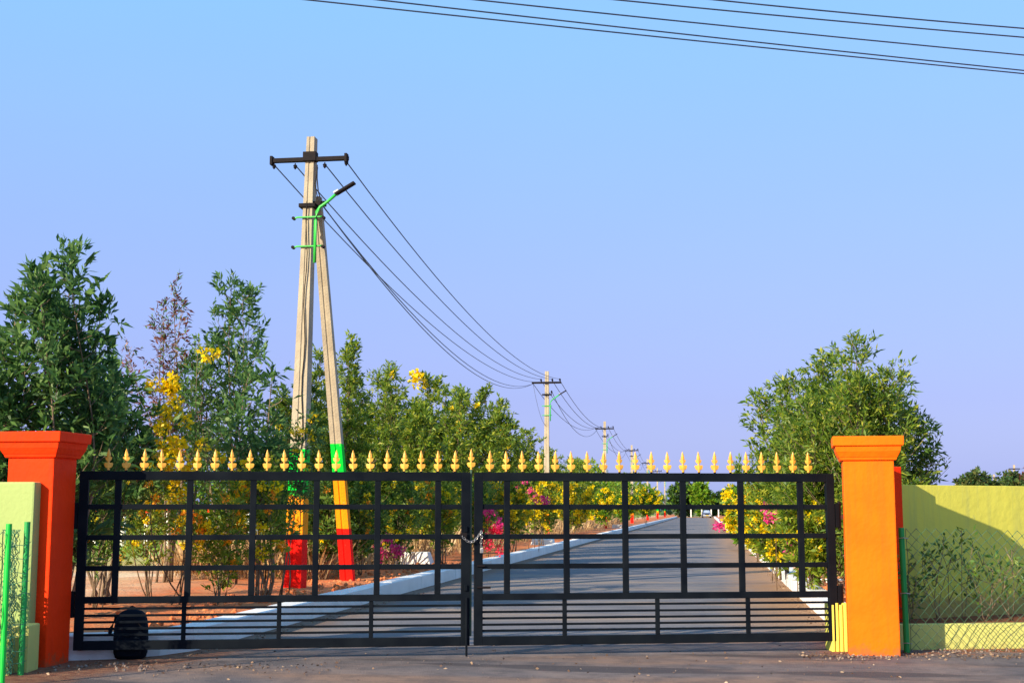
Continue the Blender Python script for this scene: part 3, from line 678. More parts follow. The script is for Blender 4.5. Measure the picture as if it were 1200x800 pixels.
def tree_geo(h, w, seed, stems=4, nlat=26, tufts=5, per=9, L=.12, W=.03, clear=.12, env='cone', spread=.6, trunk_r=.035, lean=(0, 0), tip=1.0, gap=0.0, hmin=.66):
    """returns (stem MB, branch MB, leaf points, leaf directions)"""
    r = random.Random(seed); sm = MB(); bmb = MB(); P = []; Dv = []
    for s in range(stems):
        ang = 2 * math.pi * (s + r.random() * .7) / stems; rad = w / 2 * spread * r.uniform(.35, 1) if stems > 1 else 0
        hh = h * (1 if s == 0 else r.uniform(hmin, .97))
        if s == 0: rad *= .3
        tx, ty = math.cos(ang) * rad + lean[0], math.sin(ang) * rad + lean[1]
        pts = []; n = 9; kx, ky = r.uniform(-1, 1) * .05 * h, r.uniform(-1, 1) * .05 * h
        for i in range(n + 1):
            t = i / n; pts.append(Vector((tx * t ** .75 + kx * math.sin(t * 5 + s), ty * t ** .75 + ky * math.sin(t * 4.2 + s), hh * t)))
        base = trunk_r * (1 if s == 0 else .75)
        sm.tube(pts, [max(.004, base * (1 - .93 * (i / n))) for i in range(n + 1)], 6)
        for l in range(nlat):
            t = clear + (1 - clear) * ((l + r.random()) / nlat) ** .9
            if r.random() < gap: continue
            if env == 'cone': e = (1 - t) ** .55 * (0.55 + .45 * min(1, (t - clear) / .25 + .3)) + .06
            elif env == 'round': e = math.sin(math.pi * min(1, max(.02, (t - clear) / (1 - clear) * .92 + .08))) ** .6
            else: e = .55 * (1 - t ** 4) + .12
            ln = w / 2 * e * r.uniform(.55, 1.25) * (.9 if stems > 1 else 1.15)
            i = min(n - 1, int(t * n)); f = t * n - i; o = pts[i].lerp(pts[i + 1], f)
            az = r.random() * 2 * math.pi; up = r.uniform(.35, 1.0)
            d = Vector((math.cos(az), math.sin(az), up)).normalized()
            e1 = o + d * ln * .6; e2 = e1 + (d + Vector((0, 0, .55))).normalized() * ln * .5
            bmb.tube([o, e1, e2], [max(.004, base * .28), .005, .003], 3, False)
            nt_ = max(2, int(tufts * (.5 + e)))
            for k in range(nt_):
                u = r.uniform(.25, 1.05) if k else 1.0
                c = o.lerp(e1, u / .55) if u < .55 else e1.lerp(e2, (u - .55) / .45)
                sub = Vector((r.gauss(0, 1), r.gauss(0, 1), r.gauss(.3, .8))).normalized() * r.uniform(.02, .16) * tip
                c2 = c + sub; ax = (sub.normalized() * .8 + Vector((0, 0, .45)) + d * .4)
                m_ = int(per * r.uniform(.6, 1.3))
                for q in range(m_):
                    v = ax + Vector((r.gauss(0, .75), r.gauss(0, .75), r.gauss(-.05, .6)))
                    P.append(c2 + ax * r.uniform(-.05, .06) + Vector((r.gauss(0, .02), r.gauss(0, .02), r.gauss(0, .02)))); Dv.append(v)
        # leader tuft
        for q in range(per * 3):
            P.append(pts[-1] + Vector((r.gauss(0, .03), r.gauss(0, .03), r.uniform(-.25, .02)))); Dv.append(Vector((r.gauss(0, .6), r.gauss(0, .6), .8)))
    return sm, bmb, np.array(P, dtype=float), np.array(Dv, dtype=float)

def tree(name, loc, label, cat, leafm, barkm, group=None, seed=1, leafname='leaves', mixm=None, **kw):
    r = empty(name, loc); tag(r, label, cat, group)
    L = kw.get('L', .12); W = kw.get('W', .03)
    sm, bmb, P, Dv = tree_geo(seed=seed, **kw)
    sm.build('trunk', barkm, r, smooth=True)
    if bmb.v: o = bmb.build('branches', barkm, r); o['kind'] = 'stuff'
    if mixm is not None:
        k = np.random.default_rng(seed).random(len(P)) < mixm[1]
        o = link(leafname, leaf_mesh(leafname, P[k], Dv[k], L, W, mixm[0], seed + 1), r); o['kind'] = 'stuff'
        P = P[~k]; Dv = Dv[~k]
    o = link(leafname, leaf_mesh(leafname, P, Dv, L, W, leafm, seed), r); o['kind'] = 'stuff'
    return r, P

def cluster_mesh(m, n=26, R=.07, s=.035, seed=0, name='flower_cluster'):
    r = np.random.default_rng(seed); v = r.normal(size=(n, 3)); v /= np.linalg.norm(v, axis=1, keepdims=True)
    P = v * R * r.uniform(.3, 1, (n, 1)) * np.array([1, 1, .8])
    return leaf_mesh(name, P, v + r.normal(size=(n, 3)) * .5, s, s * .85, m, seed)
CL = {k: [cluster_mesh(M[k], n, R, s, i) for i, (n, R, s) in enumerate(((44, .075, .05), (30, .055, .045), (60, .105, .05)))] for k in ('yellow', 'amber', 'pink', 'crimson')}
def clusters(parent, kind, pts, sc_=1.0):
    for i, p in enumerate(pts):
        o = link('flower_cluster', CL[kind][i % 3], parent, p); s = sc_ * random.uniform(.75, 1.25); o.scale = (s, s, s); o.rotation_euler = (random.random() * 6, random.random() * 6, 0)

def at(px, dist):      # map a bearing measured on the site plan to metres: px right of the frame's left edge, dist along the view
    c, s = math.cos(RP), math.sin(RP); X = (px - 600) / 1560 * dist
    return (X * c - dist * s, X * s + dist * c)

G_L = 'roadside trees along the left verge'; G_R = 'roadside trees along the right verge'
def T(px, dist, top, wpx, label, lm, seed, z0=.15, name='roadside_tree', cat='tree', group=G_L, bark='greybark', **kw):
    x, y = at(px, dist); h = 1.5 + (597 - top) / 1560 * dist - z0; w = wpx / 1560 * dist
    return tree(name, (x, y, z0 - .03), label, cat, M[lm], M[bark], group, seed, h=h, w=w, **kw)
# left foreground trees
N = dict(L=.18, W=.048, tip=1.4)
T(78, 17.0, 290, 150, 'tallest dark-leaved tree, rising behind the red-orange pillar', 'darkleaf', 11, stems=7, nlat=32, tufts=5, per=9, spread=.8, hmin=.8, env='col', **N)
T(4, 16.6, 350, 120, 'dark-leaved tree cut by the left edge of the photo', 'darkleaf', 12, stems=6, nlat=30, tufts=5, per=8, env='col', **N)
T(128, 19.0, 425, 130, 'low bushy dark tree between the red-orange pillar and the yellow-flowering shrub', 'darkleaf', 13, stems=6, nlat=24, tufts=4, per=8, env='round', clear=.42, **N)
t_, P_ = T(200, 24.8, 330, 84, 'sparse slender tree with purple-brown dying leaves at its top', 'purple', 14, stems=6, nlat=28, tufts=4, per=6, env='col', spread=.9, clear=.45, gap=.1, mixm=(M['darkleaf'], .25), L=.12, W=.032)
T(266, 24.6, 318, 122, 'dark pointed tree left of the near power pole', 'darkleaf', 15, stems=6, nlat=24, tufts=5, per=8, env='cone', spread=.9, clear=.42, gap=.05, **N)
T(306, 20.6, 425, 95, 'open leafy small tree partly in front of the near power pole', 'darkleaf', 16, stems=5, nlat=18, tufts=4, per=7, env='cone', spread=.9, clear=.36, gap=.1, **N)
# yellow trumpet shrub
def flowering(px, dist, top, wpx, label, lm, seed, kinds, nfl, zr=(.3, 1), cs=1.0, cat='shrub', group='flowering shrubs along the verges', name='flowering_shrub', **kw):
    kw.setdefault('trunk_r', .017); r, P = T(px, dist, top, wpx, label, lm, seed, name=name, cat=cat, group=group, bark='greybark', **kw)
    zmax = P[:, 2].max(); idx = [i for i in range(len(P)) if zr[0] * zmax < P[i, 2] < zr[1] * zmax]
    R = random.Random(seed); cen = P[:, :2].mean(0)
    # flowers sit on the outside of the crown
    rad = {i: np.hypot(*(P[i, :2] - cen)) - .5 * P[i, 1] + .25 * R.random() for i in R.sample(idx, min(len(idx), nfl * 3))}
    pick = sorted(rad, key=lambda i: -rad[i])[:nfl]; R.shuffle(pick)
    for k, i in enumerate(pick):
        kind = kinds[k % len(kinds)]
        clusters(r, kind, [tuple(P[i] + np.array([0, -.05, .02]))], cs)
    return r
flowering(222, 19.6, 395, 100, 'tall slender shrub with big bunches of yellow trumpet flowers left of the near power pole', 'midleaf', 21, ['yellow'], 40, (.40, .98), 1.2, stems=6, nlat=12, tufts=3, per=5, env='col', spread=.95, clear=.35, gap=.1, L=.10, W=.035)
flowering(180, 20.8, 520, 90, 'leafy shrub with yellow flowers and bare splayed stems behind the left gate leaf', 'sunleaf', 22, ['yellow', 'yellow', 'yellow', 'amber'], 24, (.25, 1), .9, stems=7, nlat=14, tufts=4, per=6, env='round', spread=.95, clear=.24, L=.12, W=.035)
flowering(120, 18.6, 545, 60, 'dark leafy shrub with a few orange flowers just right of the red-orange pillar', 'midleaf', 23, ['yellow', 'amber'], 7, (.4, 1), .8, stems=5, nlat=13, tufts=4, per=6, env='round', clear=.28, spread=.9, L=.12, W=.033)
flowering(262, 19.4, 560, 85, 'shrub with orange flower bunches low behind the left gate leaf', 'sunleaf', 24, ['amber', 'yellow', 'amber'], 18, (.1, .8), .9, stems=5, nlat=14, tufts=4, per=7, env='round', spread=.9, clear=.15, L=.12, W=.035)
flowering(312, 19.9, 540, 75, 'leafy shrub with yellow and orange flowers just left of the near power pole', 'sunleaf', 25, ['yellow', 'yellow', 'amber'], 24, (.3, 1), .95, stems=5, nlat=12, tufts=4, per=7, env='round', spread=.9, clear=.25, L=.12, W=.034)
flowering(334, 21.4, 480, 60, 'dark leafy shrub hiding the base of the near power pole', 'darkleaf', 26, ['yellow'], 8, (.3, 1), .9, lean=(.32, 0), stems=3, nlat=20, tufts=5, per=6, env='col', spread=.8, clear=.48, L=.12, W=.032)
# the row of trees down the left verge
row = [(352, 27, 412, 85, 'midleaf', 'dark-leaved tree directly behind the near power pole'),
       (400, 28.5, 396, 80, 'sunleaf', 'tree with two dark tips just right of the leaning pole strut'),
       (444, 31, 428, 80, 'sunleaf', 'green tree third to the right of the leaning pole strut'),
       (487, 35, 445, 80, 'sunleaf', 'green tree with one bright yellow flower bunch at its top'),
       (522, 40, 456, 72, 'sunleaf', 'yellow-green tree behind the middle of the left gate leaf top'),
       (556, 44, 455, 66, 'sunleaf', 'rounded yellow-green tree over the meeting stiles of the gate'),
       (586, 50, 470, 60, 'sunleaf', 'last tall yellow-green tree before the row drops towards the second pole'),
       (614, 58, 505, 52, 'sunleaf', 'lower green tree just left of the second power pole'),
       (640, 66, 528, 46, 'sunleaf', 'small green tree at the foot of the second power pole'),
       (664, 78, 540, 44, 'sunleaf', 'small green tree just right of the second power pole')]
for i, (px, d_, top, w_, lm, lb) in enumerate(row):
    far = d_ > 34
    r, P = T(px, d_, top, w_, lb, lm, 40 + i, stems=5, nlat=42 if far else 44, tufts=6, per=11 if far else 11, env='round' if i > 1 else 'cone', spread=.8, clear=.12,
             mixm=(M['midleaf' if lm == 'sunleaf' else 'sunleaf'], .4), L=.13 if not far else .16, W=.038 if not far else .052)
    if i in (2, 3, 4, 6, 7):
        idx = np.random.default_rng(i).choice(len(P), 14, replace=False)
        clusters(r, 'yellow', [tuple(P[j] + np.array([.05, -.1, .03])) for j in idx], .9 if i != 3 else 1.1)
    if i == 3: clusters(r, 'yellow', [(.1, -.3, P[:, 2].max() - .02 - .08 * k) for k in range(3)], 2.0)
# distant run of the same row: copies of four prototypes
protos = []
for k in range(4):
    r, P = tree('roadside_tree', (0, 0, 0), 'small distant tree in the row closing in on the left side of the road end', 'tree', M['sunleaf'], M['greybark'], G_L, 60 + k,
                h=4.6, w=3.6, stems=4, nlat=16, tufts=4, per=7, env='round', spread=.8, clear=.1, mixm=(M['brightleaf'], .4), L=.30, W=.12)
    protos.append(r)
R = random.Random(3)
def far_row(x0, ys, label, group, smin=.8, smax=1.15, labels=()):
    for i, y in enumerate(ys):
        src = protos[(i * 7 + i // 3) % 4]
        o = src if i < 0 else copy_tree(src)
        o.location = (x0 + R.uniform(-.9, .9), y + R.uniform(-1, 1), .1); s = R.uniform(smin, smax)
        o.scale = (s * R.uniform(.9, 1.15), s, s * R.uniform(.9, 1.1)); o.rotation_euler = (0, 0, R.random() * 6.28); o['label'] = labels[i] if i < len(labels) else label; o['group'] = group
far_row(-9.6, [84, 90, 97, 104, 111, 119, 127, 136, 145, 155, 166, 178, 190, 203, 217, 231, 246], 'small distant tree in the row on the left side of the road', G_L, labels=['yellow-green tree between the second and third power poles, nearer one', 'yellow-green tree between the second and third power poles, farther one', 'yellow-green tree close behind the third power pole base'])
far_row(3.9, [34, 40, 46, 53], '', G_R, .55, .66, ['yellow-green tree close behind the tree that leans over the right kerb', 'yellow-green tree behind the yellow-flowered shrub past the magenta blossom', 'yellow-green tree in the right row behind the farther white block', 'yellow-green tree in the right row above the shrub nearest the road centre'])
far_row(3.9, [62, 70, 79, 88, 98, 110, 122, 135, 150, 166, 184, 203, 223, 244], 'small distant tree in the row on the right side of the road', G_R, .62, .8)
for k, p in enumerate(protos): p.location = (-16 - 4 * k, 95 + 7 * k, .1); p['label'] = ['tree in the field farther left of the second power pole', 'tree in the field behind the rounded yellow-green tree', 'tree in the field behind the middle of the left gate leaf', 'tree in the field behind the leaning pole strut'][k]; p['group'] = 'trees in the field on the left'

# right side: the big tree behind the pillar
T(996, 21.5, 402, 188, 'big bushy tree with a pointed top behind the orange pillar', 'sunleaf', 80, group=G_R, stems=9, nlat=60, tufts=7, per=10, env='cone', spread=.8, hmin=.6, clear=.06, mixm=(M['midleaf'], .5), L=.12, W=.029)
T(1052, 23.0, 448, 84, 'darker tree half hidden behind the big bushy tree, over the lime wall', 'darkleaf', 81, group=G_R, stems=5, nlat=34, tufts=6, per=9, env='round', spread=.8, clear=.1, mixm=(M['midleaf'], .5), L=.13, W=.034)
T(918, 27.0, 452, 96, 'tree left of the big bushy tree, leaning over the right kerb', 'midleaf', 82, group=G_R, stems=5, nlat=34, tufts=6, per=9, env='round', spread=.8, clear=.08, mixm=(M['sunleaf'], .5), L=.15, W=.042)
T(955, 24.0, 412, 120, 'leafy tree between the big bushy tree and the one leaning over the right kerb', 'sunleaf', 83, group=G_R, stems=6, nlat=40, tufts=6, per=9, env='round', spread=.85, clear=.08, mixm=(M['midleaf'], .5), L=.14, W=.037)
# flowering shrubs on the right verge
flowering(905, 26.5, 556, 66, 'shrub with a bright magenta blossom bunch above the right kerb', 'sunleaf', 91, ['yellow', 'yellow', 'yellow', 'yellow'], 50, (.2, 1), 1.0, stems=5, nlat=18, tufts=5, per=9, env='round', clear=.1, L=.13, W=.045)
flowering(945, 21.5, 562, 60, 'yellow-flowered shrub beside the right gate hinge', 'sunleaf', 92, ['yellow'], 26, (.3, 1), .8, stems=5, nlat=20, tufts=5, per=9, env='round', clear=.12, L=.13, W=.04)
flowering(884, 36, 566, 52, 'yellow-flowered shrub on the right verge past the magenta blossom', 'sunleaf', 93, ['yellow'], 60, (.2, 1), 1.4, stems=5, nlat=16, tufts=5, per=8, env='round', clear=.08, L=.17, W=.07)
flowering(866, 50, 572, 40, 'yellow-flowered shrub on the right verge nearest the road centre', 'brightleaf', 94, ['yellow'], 60, (.2, 1), 1.9, stems=5, nlat=14, tufts=5, per=8, env='round', clear=.05, L=.2, W=.09)
b1 = empty('bougainvillea', (*at(906, 25.2), .15)); tag(b1, 'bougainvillea with one large magenta bunch above the right kerb', 'bougainvillea')
def bougain(root, spots, seed, kinds=('pink',), R=.16, n=9, stem=True):
    rr = random.Random(seed); mb = MB()
    for (x, z) in spots:
        mb.tube([(x * .3, .05, -.15), (x * .7, .03, z * .5), (x, 0, z)], [.012, .009, .005], 4)
        P = np.array([[x + rr.gauss(0, R * .6), rr.gauss(0, R * .6), z + rr.gauss(0, R * .7)] for _ in range(46)]); Dn = np.random.default_rng(seed).normal(size=(46, 3)) + np.array([0, 0, -.3])
        o = link('leaves', leaf_mesh('leaves', P, Dn, .09, .04, M['midleaf'], seed), root); o['kind'] = 'stuff'
        clusters(root, rr.choice(kinds), [(x + rr.gauss(0, R * .55), rr.gauss(-.06, R * .4), z + rr.gauss(0, R * .42)) for _ in range(n)], 1.0)
    mb.build('stems', M['bark'], root)
bougain(b1, [(0, 1.28)], 1, R=.17, n=16)
b2 = empty('bougainvillea', (*at(930, 22.5), .15)); tag(b2, 'small bougainvillea with a magenta bunch low beside the right kerb', 'bougainvillea'); bougain(b2, [(.0, .75)], 2, R=.13, n=9)
b3 = empty('bougainvillea', (*at(846, 90), .15)); tag(b3, 'distant bougainvillea spilling pink over the right kerb near the car', 'bougainvillea')
clusters(b3, 'pink', [(-.5 + .12 * i + .1 * math.sin(i * 3), -.1 * (i % 3), .25 + .18 * abs(math.sin(i * 1.7))) for i in range(14)], 3.2)
MB().tube([(0, 0, -.1), (-.3, 0, .4)], .03, 4).build('stems', M['bark'], b3)
# left verge bougainvilleas
b4 = empty('bougainvillea', (*at(458, 30.2), .15)); tag(b4, 'small magenta bougainvillea beside the white block on the left verge', 'bougainvillea'); bougain(b4, [(-.1, .62), (.12, .42), (-.25, .3)], 4, R=.15, n=6)
b5 = empty('bougainvillea', (*at(574, 36), .15)); tag(b5, 'red and magenta bougainvillea at the meeting stiles of the gate', 'bougainvillea'); bougain(b5, [(-.1, 1.35), (.02, .9), (.28, .95), (-.05, .4), (.25, .68)], 5, ('crimson', 'pink'), R=.2, n=8)
b6 = empty('bougainvillea', (*at(626, 44), .15)); tag(b6, 'magenta bougainvillea among yellow flowers on the left verge', 'bougainvillea'); bougain(b6, [(.0, 1.9), (-.5, 2.2), (.35, 1.6)], 6, ('pink',), R=.24, n=8)
# yellow-flowering shrubs of the left verge, seen through the gate
sh = [(385, 26, 560, 60, 8, 'leafy shrub with scattered yellow flowers beside the leaning strut base', 'midleaf'),
      (425, 27.5, 558, 62, 14, 'shrub with scattered yellow flowers in the second last bay of the left leaf', 'midleaf'),
      (470, 31, 560, 66, 34, 'shrub dotted with orange and yellow flowers above the white block', 'midleaf'),
      (520, 33, 556, 60, 34, 'shrub with a big yellow bunch beside the meeting stiles', 'sunleaf'),
      (560, 37.5, 560, 56, 24, 'green shrub behind the red bougainvillea', 'midleaf'),
      (600, 42, 560, 56, 80, 'shrub thick with yellow flowers right of the red bougainvillea', 'sunleaf'),
      (634, 49, 560, 48, 80, 'shrub thick with yellow flowers left of the second pole base', 'sunleaf'),
      (672, 62, 563, 44, 90, 'wide yellow-flowered shrub right of the second pole base', 'sunleaf'),
      (704, 78, 566, 38, 60, 'yellow-flowered shrub left of the third pole base', 'brightleaf'),
      (732, 98, 570, 34, 50, 'yellow-flowered shrub right of the third pole base', 'brightleaf'),
      (756, 125, 574, 30, 50, 'small distant yellow-flowered shrub before the far poles', 'brightleaf')]
for i, (px, d_, top, w_, nf, lb, lm) in enumerate(sh):
    k = max(1, d_ / 32)
    flowering(px, d_, top, w_, lb, lm, 120 + i, ['yellow', 'yellow', 'yellow', 'amber'] if i < 4 else ['yellow'], nf, (.25, 1), .75 * k ** .8, z0=.15, stems=6, nlat=14, tufts=5, per=8, env='round', spread=.85,
              clear=.22, L=.13 * k ** .6, W=.045 * k ** .7)
# low shrubs in the field on the left, behind the white posts
for i, (px, d_, top, w_) in enumerate([(100, 52, 590, 90), (150, 60, 586, 110), (215, 56, 580, 110), (290, 58, 584, 120), (350, 62, 578, 100), (415, 66, 585, 100), (480, 74, 580, 90)]):
    T(px, d_, top - 12, w_, ['bright green bush behind the white posts, seen just right of the left hinge', 'bright green bush behind the first bays of white posts', 'green bush behind the white posts below the yellow flowers',
      'green bush behind the last white posts', 'green bush in the field behind the near pole base', 'green bush in the field right of the strut base', 'green bush in the field above the white block'][i],
      'brightleaf', 150 + i, name='field_bush', cat='bush', group='bushes in the field on the left', stems=5, nlat=14, tufts=5, per=7, env='round', clear=.0, mixm=(M['olive'], .4), L=.26, W=.10)
# far field trees filling the left horizon behind the row
for i, (px, d_, top, w_) in enumerate([(30, 60, 500, 150), (150, 70, 520, 150), (270, 75, 520, 150), (380, 80, 515, 150)]):
    T(px, d_, top, w_, ['dim tree behind the dark-leaved trees at the far left', 'tree in the distance behind the bushy dark tree', 'tree in the distance behind the pointed dark tree', 'tree in the distance right of the near power pole'][i],
      'farleaf', 160 + i, name='field_tree', group='trees in the field on the left', stems=5, nlat=16, tufts=4, per=7, env='round', clear=.05, L=.45, W=.17)

# dry stalks and litter under the row
def blades(name, label, cat, xr, yr, n, h, m, seed, w=.012, bias=1.0):
    r = np.random.default_rng(seed); x = r.uniform(*xr, n); y = yr[0] + (yr[1] - yr[0]) * r.random(n) ** bias
    P = np.stack([x, y, np.full(n, .15)], 1); Dv = r.normal(size=(n, 3)) * np.array([.35, .35, .1]) + np.array([0, 0, 1.])
    o = link(name, leaf_mesh(name, P, Dv, h, w, m, seed)); tag(o, label, cat, kind='stuff'); return o
blades('dry_grass', 'dry straw-coloured stalks under the shrubs of the left verge', 'dry grass', (-10.5, -7.2), (25, 120), 15000, .95, M['dry'], 5, .035, 1.6)
blades('dry_grass', 'dry stalks and weeds under the big tree of the right verge', 'dry grass', (2.4, 5.5), (18, 60), 2600, .5, M['dry'], 6, .022, 1.6)
blades('weeds', 'short green weeds scattered over the left field', 'weeds', (-34, -12), (40, 110), 9000, .35, M['brightleaf'], 7, .05, 1.2)
# plants in the right planter, in front of the lime wall
pc = ps + Vector((-GD.y, GD.x, 0)) * .55
specs = [(.35, .62, .9, 7, 26, 'dense dark little bush in the planter beside the green fence post'), (.72, .95, .8, 6, 14, 'tall thin branching plant with a leafy tip in the planter'),
         (1.02, 1.02, .8, 5, 12, 'tallest thin plant leaning left in the planter in front of the lime wall'), (1.30, .62, .9, 6, 14, 'low twiggy plant in the middle of the planter'),
         (1.62, .80, .9, 5, 9, 'thin plant with a lone leafy stem before the diagonal shadow edge'), (1.95, .66, .9, 6, 16, 'spreading twiggy plant near the right edge of the photo'),
         (2.35, .58, .9, 6, 20, 'leafy low plant at the right edge of the photo'), (2.85, .8, 1.0, 5, 18, 'low plant just past the right edge of the photo')]
for i, (s, h, w, st_, nl, lb) in enumerate(specs):
    p = pc + GD * s
    tree('planter_shrub', (p.x, p.y, .25), lb, 'plant', M['midleaf'], M['greybark'], 'plants in the right planter', 200 + i, mixm=(M['darkleaf'], .35), h=h, w=w, stems=max(3, st_ - 2), nlat=max(4, nl // 3), tufts=2, per=3, env='col' if h > .7 else 'round',
         spread=1.0, clear=.06 if h < .7 else .25, L=.085, W=.034, trunk_r=.006, tip=.5)
for i, (x, y, h) in enumerate([(-6.75, 11.55, .62), (-7.2, 11.3, .5)]):
    tree('planter_shrub', (x, y, .33), ['leafy plant in the left planter behind the green post', 'small plant in the left planter at the edge of the photo'][i], 'plant', M['midleaf'], M['greybark'], None, 220 + i, h=h, w=.6, stems=5, nlat=10, tufts=3, per=5,
         env='round', spread=.9, clear=.05, L=.06, W=.022, trunk_r=.007, tip=.5)

# leaf litter and chips on the driveway
def litter(name, label, pts, n, size, seed, m):
    r = np.random.default_rng(seed); P = []
    for (x0, y0, x1, y1, wd, k) in pts:
        t = r.random(int(n * k)); P.append(np.stack([x0 + (x1 - x0) * t + r.normal(0, wd, len(t)) * .4, y0 + (y1 - y0) * t + r.normal(0, wd, len(t)), np.full(len(t), .012)], 1))
    P = np.concatenate(P); Dv = r.normal(size=P.shape) * np.array([1, 1, .12])
    o = link(name, leaf_mesh(name, P, Dv, size, size * .55, m, seed)); tag(o, label, 'litter', kind='stuff')
litter('leaf_litter', 'dry leaf bits and chips strewn along the walls and across the driveway', [(-6.2, 12.3, -3.5, 12.6, .25, .2), (-5.3, 13.3, -5.1, 24, .12, .4), (1.0, 14.3, 5, 14.8, .16, .9), (-6, 12.6, 2, 13.8, .8, .2), (1.45, 16, 1.45, 40, .14, .5)], 900, .035, 31, M['litter'])
# stones along the foot of the walls
stm = []
for k in range(3):
    mb = MB(); rr = random.Random(k); mb.tube([(0, 0, -.01), (0, 0, .01), (.002, .002, .022)], [.022, .026, .010], 6)
    mb.v = [tuple(c * rr.uniform(.75, 1.2) for c in v) for v in mb.v]; stm.append(mb)
mb = MB(); rr = random.Random(8)
def put_stone(x, y, s):
    b = rr.choice(stm); a = rr.random() * 6; mb.poly([((vx * math.cos(a) - vy * math.sin(a)) * s + x, (vx * math.sin(a) + vy * math.cos(a)) * s + y, vz_ * s + .006) for vx, vy, vz_ in b.v], b.f)
for i in range(170):
    t = rr.random(); p = ps + GD * (t * 3.2 - .8); put_stone(p.x + rr.gauss(0, .05), p.y - .22 + rr.gauss(0, .13) - (.5 if t < .22 else 0), rr.uniform(.2, .6))
for i in range(40): put_stone(-6.15 + rr.random() * 1.4 - .1, 12.25 + rr.gauss(.1, .18), rr.uniform(.2, .8))
for i in range(60): put_stone(rr.uniform(-5.5, 5), rr.uniform(11.5, 14.3), rr.uniform(.1, .28))
o = mb.build('pebbles', mat('pebble_stone', (.26, .20, .16), .9, noise=(30, (.16, .10, .08), .9))); tag(o, 'small stones and crumbs along the wall feet and on the driveway', 'pebbles', kind='stuff')
mb = MB(); rr = random.Random(12); stm_s = stm
for i in range(420): put_stone(-5.75 - abs(rr.gauss(0, .8)), rr.uniform(13.6, 34), rr.uniform(.6, 2.2))
for v in range(len(mb.v)): mb.v[v] = (mb.v[v][0], mb.v[v][1], mb.v[v][2] + .165)
o = mb.build('soil_clods', M['verge']); tag(o, 'clods of red soil behind the left kerb', 'soil', kind='stuff')
mb = MB()
for i in range(160): put_stone(1.95 + abs(rr.gauss(0, .7)), rr.uniform(16.6, 34), rr.uniform(.6, 2.2))
for v in range(len(mb.v)): mb.v[v] = (mb.v[v][0], mb.v[v][1], mb.v[v][2] + .165)
o = mb.build('soil_clods', M['verge']); tag(o, 'clods of red soil behind the right kerb', 'soil', kind='stuff')

# ------------------------------------------------------------------ white blocks, posts
def white_block(px, dist, w, d, h, label, sl=.1, rz=0):
    x, y = at(px, dist); o = MB().frustum((0, 0), (w, d), (w - sl, d - sl), -.05, h).build('white_block', M['whitewash'], bevel=.015, loc=(x, y, .16)); o.rotation_euler = (0, 0, rz)
    tag(o, label, 'block', 'whitewashed blocks on the verges')
white_block(487, 33.6, .95, .6, .30, 'whitewashed low block on the left verge beside the magenta bougainvillea', .22)
white_block(636, 52, .9, .7, .22, 'whitewashed low block left of the second pole base')
white_block(723, 100, .9, .8, .25, 'whitewashed block beside the third pole base')
white_block(897, 46, .75, .6, .22, 'whitewashed low block on the right verge, farther one')
white_block(940, 31, .85, .5, .17, 'whitewashed slab on the right verge behind the gate upright')
white_block(968, 25.5, .8, .25, .05, 'thin whitewashed slab lying on the right verge by the hinge')
pm = MB().frustum((0, 0), (.15, .15), (.13, .13), 0, 1.28).mesh('post_shaft', M['whitewash'], bevel=.01)
cm = MB().frustum((0, 0), (.14, .14), (.10, .10), 1.28, 1.42).mesh('post_cap', M['red_shaded_orange'])
PL = ['first white post right of the left hinge, mostly behind leaves', 'clear white post with red top in the second bay of the left leaf', 'white post with red top in front of the bright bush',
      'white post behind the yellow flowers of the second bay', 'white post behind branches in the third bay', 'white post in the right half of the third bay', 'white post at the end of the third bay',
      'white post behind dark leaves in the fourth bay', 'white post just left of the near pole base']
for i, px in enumerate((116, 149, 176, 200, 247, 269, 293, 304, 321)):
    r = empty('boundary_post', (*at(px, 46 + .5 * i), .12)); tag(r, PL[i], 'post', 'white boundary posts in the left field'); link('post_shaft', pm, r); link('post_cap', cm, r)

# ------------------------------------------------------------------ far end of the road
ECX = at(826, 258)
for i, px in enumerate((808, 820.5, 831.5, 840)):
    x, y = at(px, 259); o = MB().frustum((0, 0), (.22, .22), (.2, .2), 0, 1.9).build('marker_post', M['whitewash'], loc=(x, y, .1))
    tag(o, ['white post left of the car at the road end', 'white post touching the left side of the distant car', 'white post just right of the distant car', 'last white post at the right of the road end'][i], 'post', 'posts at the road end')
for i, (px, top, w_, d_) in enumerate([(806, 562, 22, 292), (822, 566, 26, 286), (835, 580, 16, 300), (793, 568, 26, 290), (850, 575, 24, 300)]):
    T(px, d_, top, w_, ['dark tree at the left of the road end', 'rounded bright tree directly over the distant car', 'low tree in the gap at the road end', 'tree behind the far pole bases at the road end', 'tree at the right of the road end'][i],
      'farleaf' if i != 1 else 'brightleaf', 170 + i, z0=0, name='distant_tree', group='trees at the road end', stems=5, nlat=16, tufts=4, per=8, env='round', clear=.0, L=.9, W=.42, mixm=(M['brightleaf'], .2), trunk_r=.15)
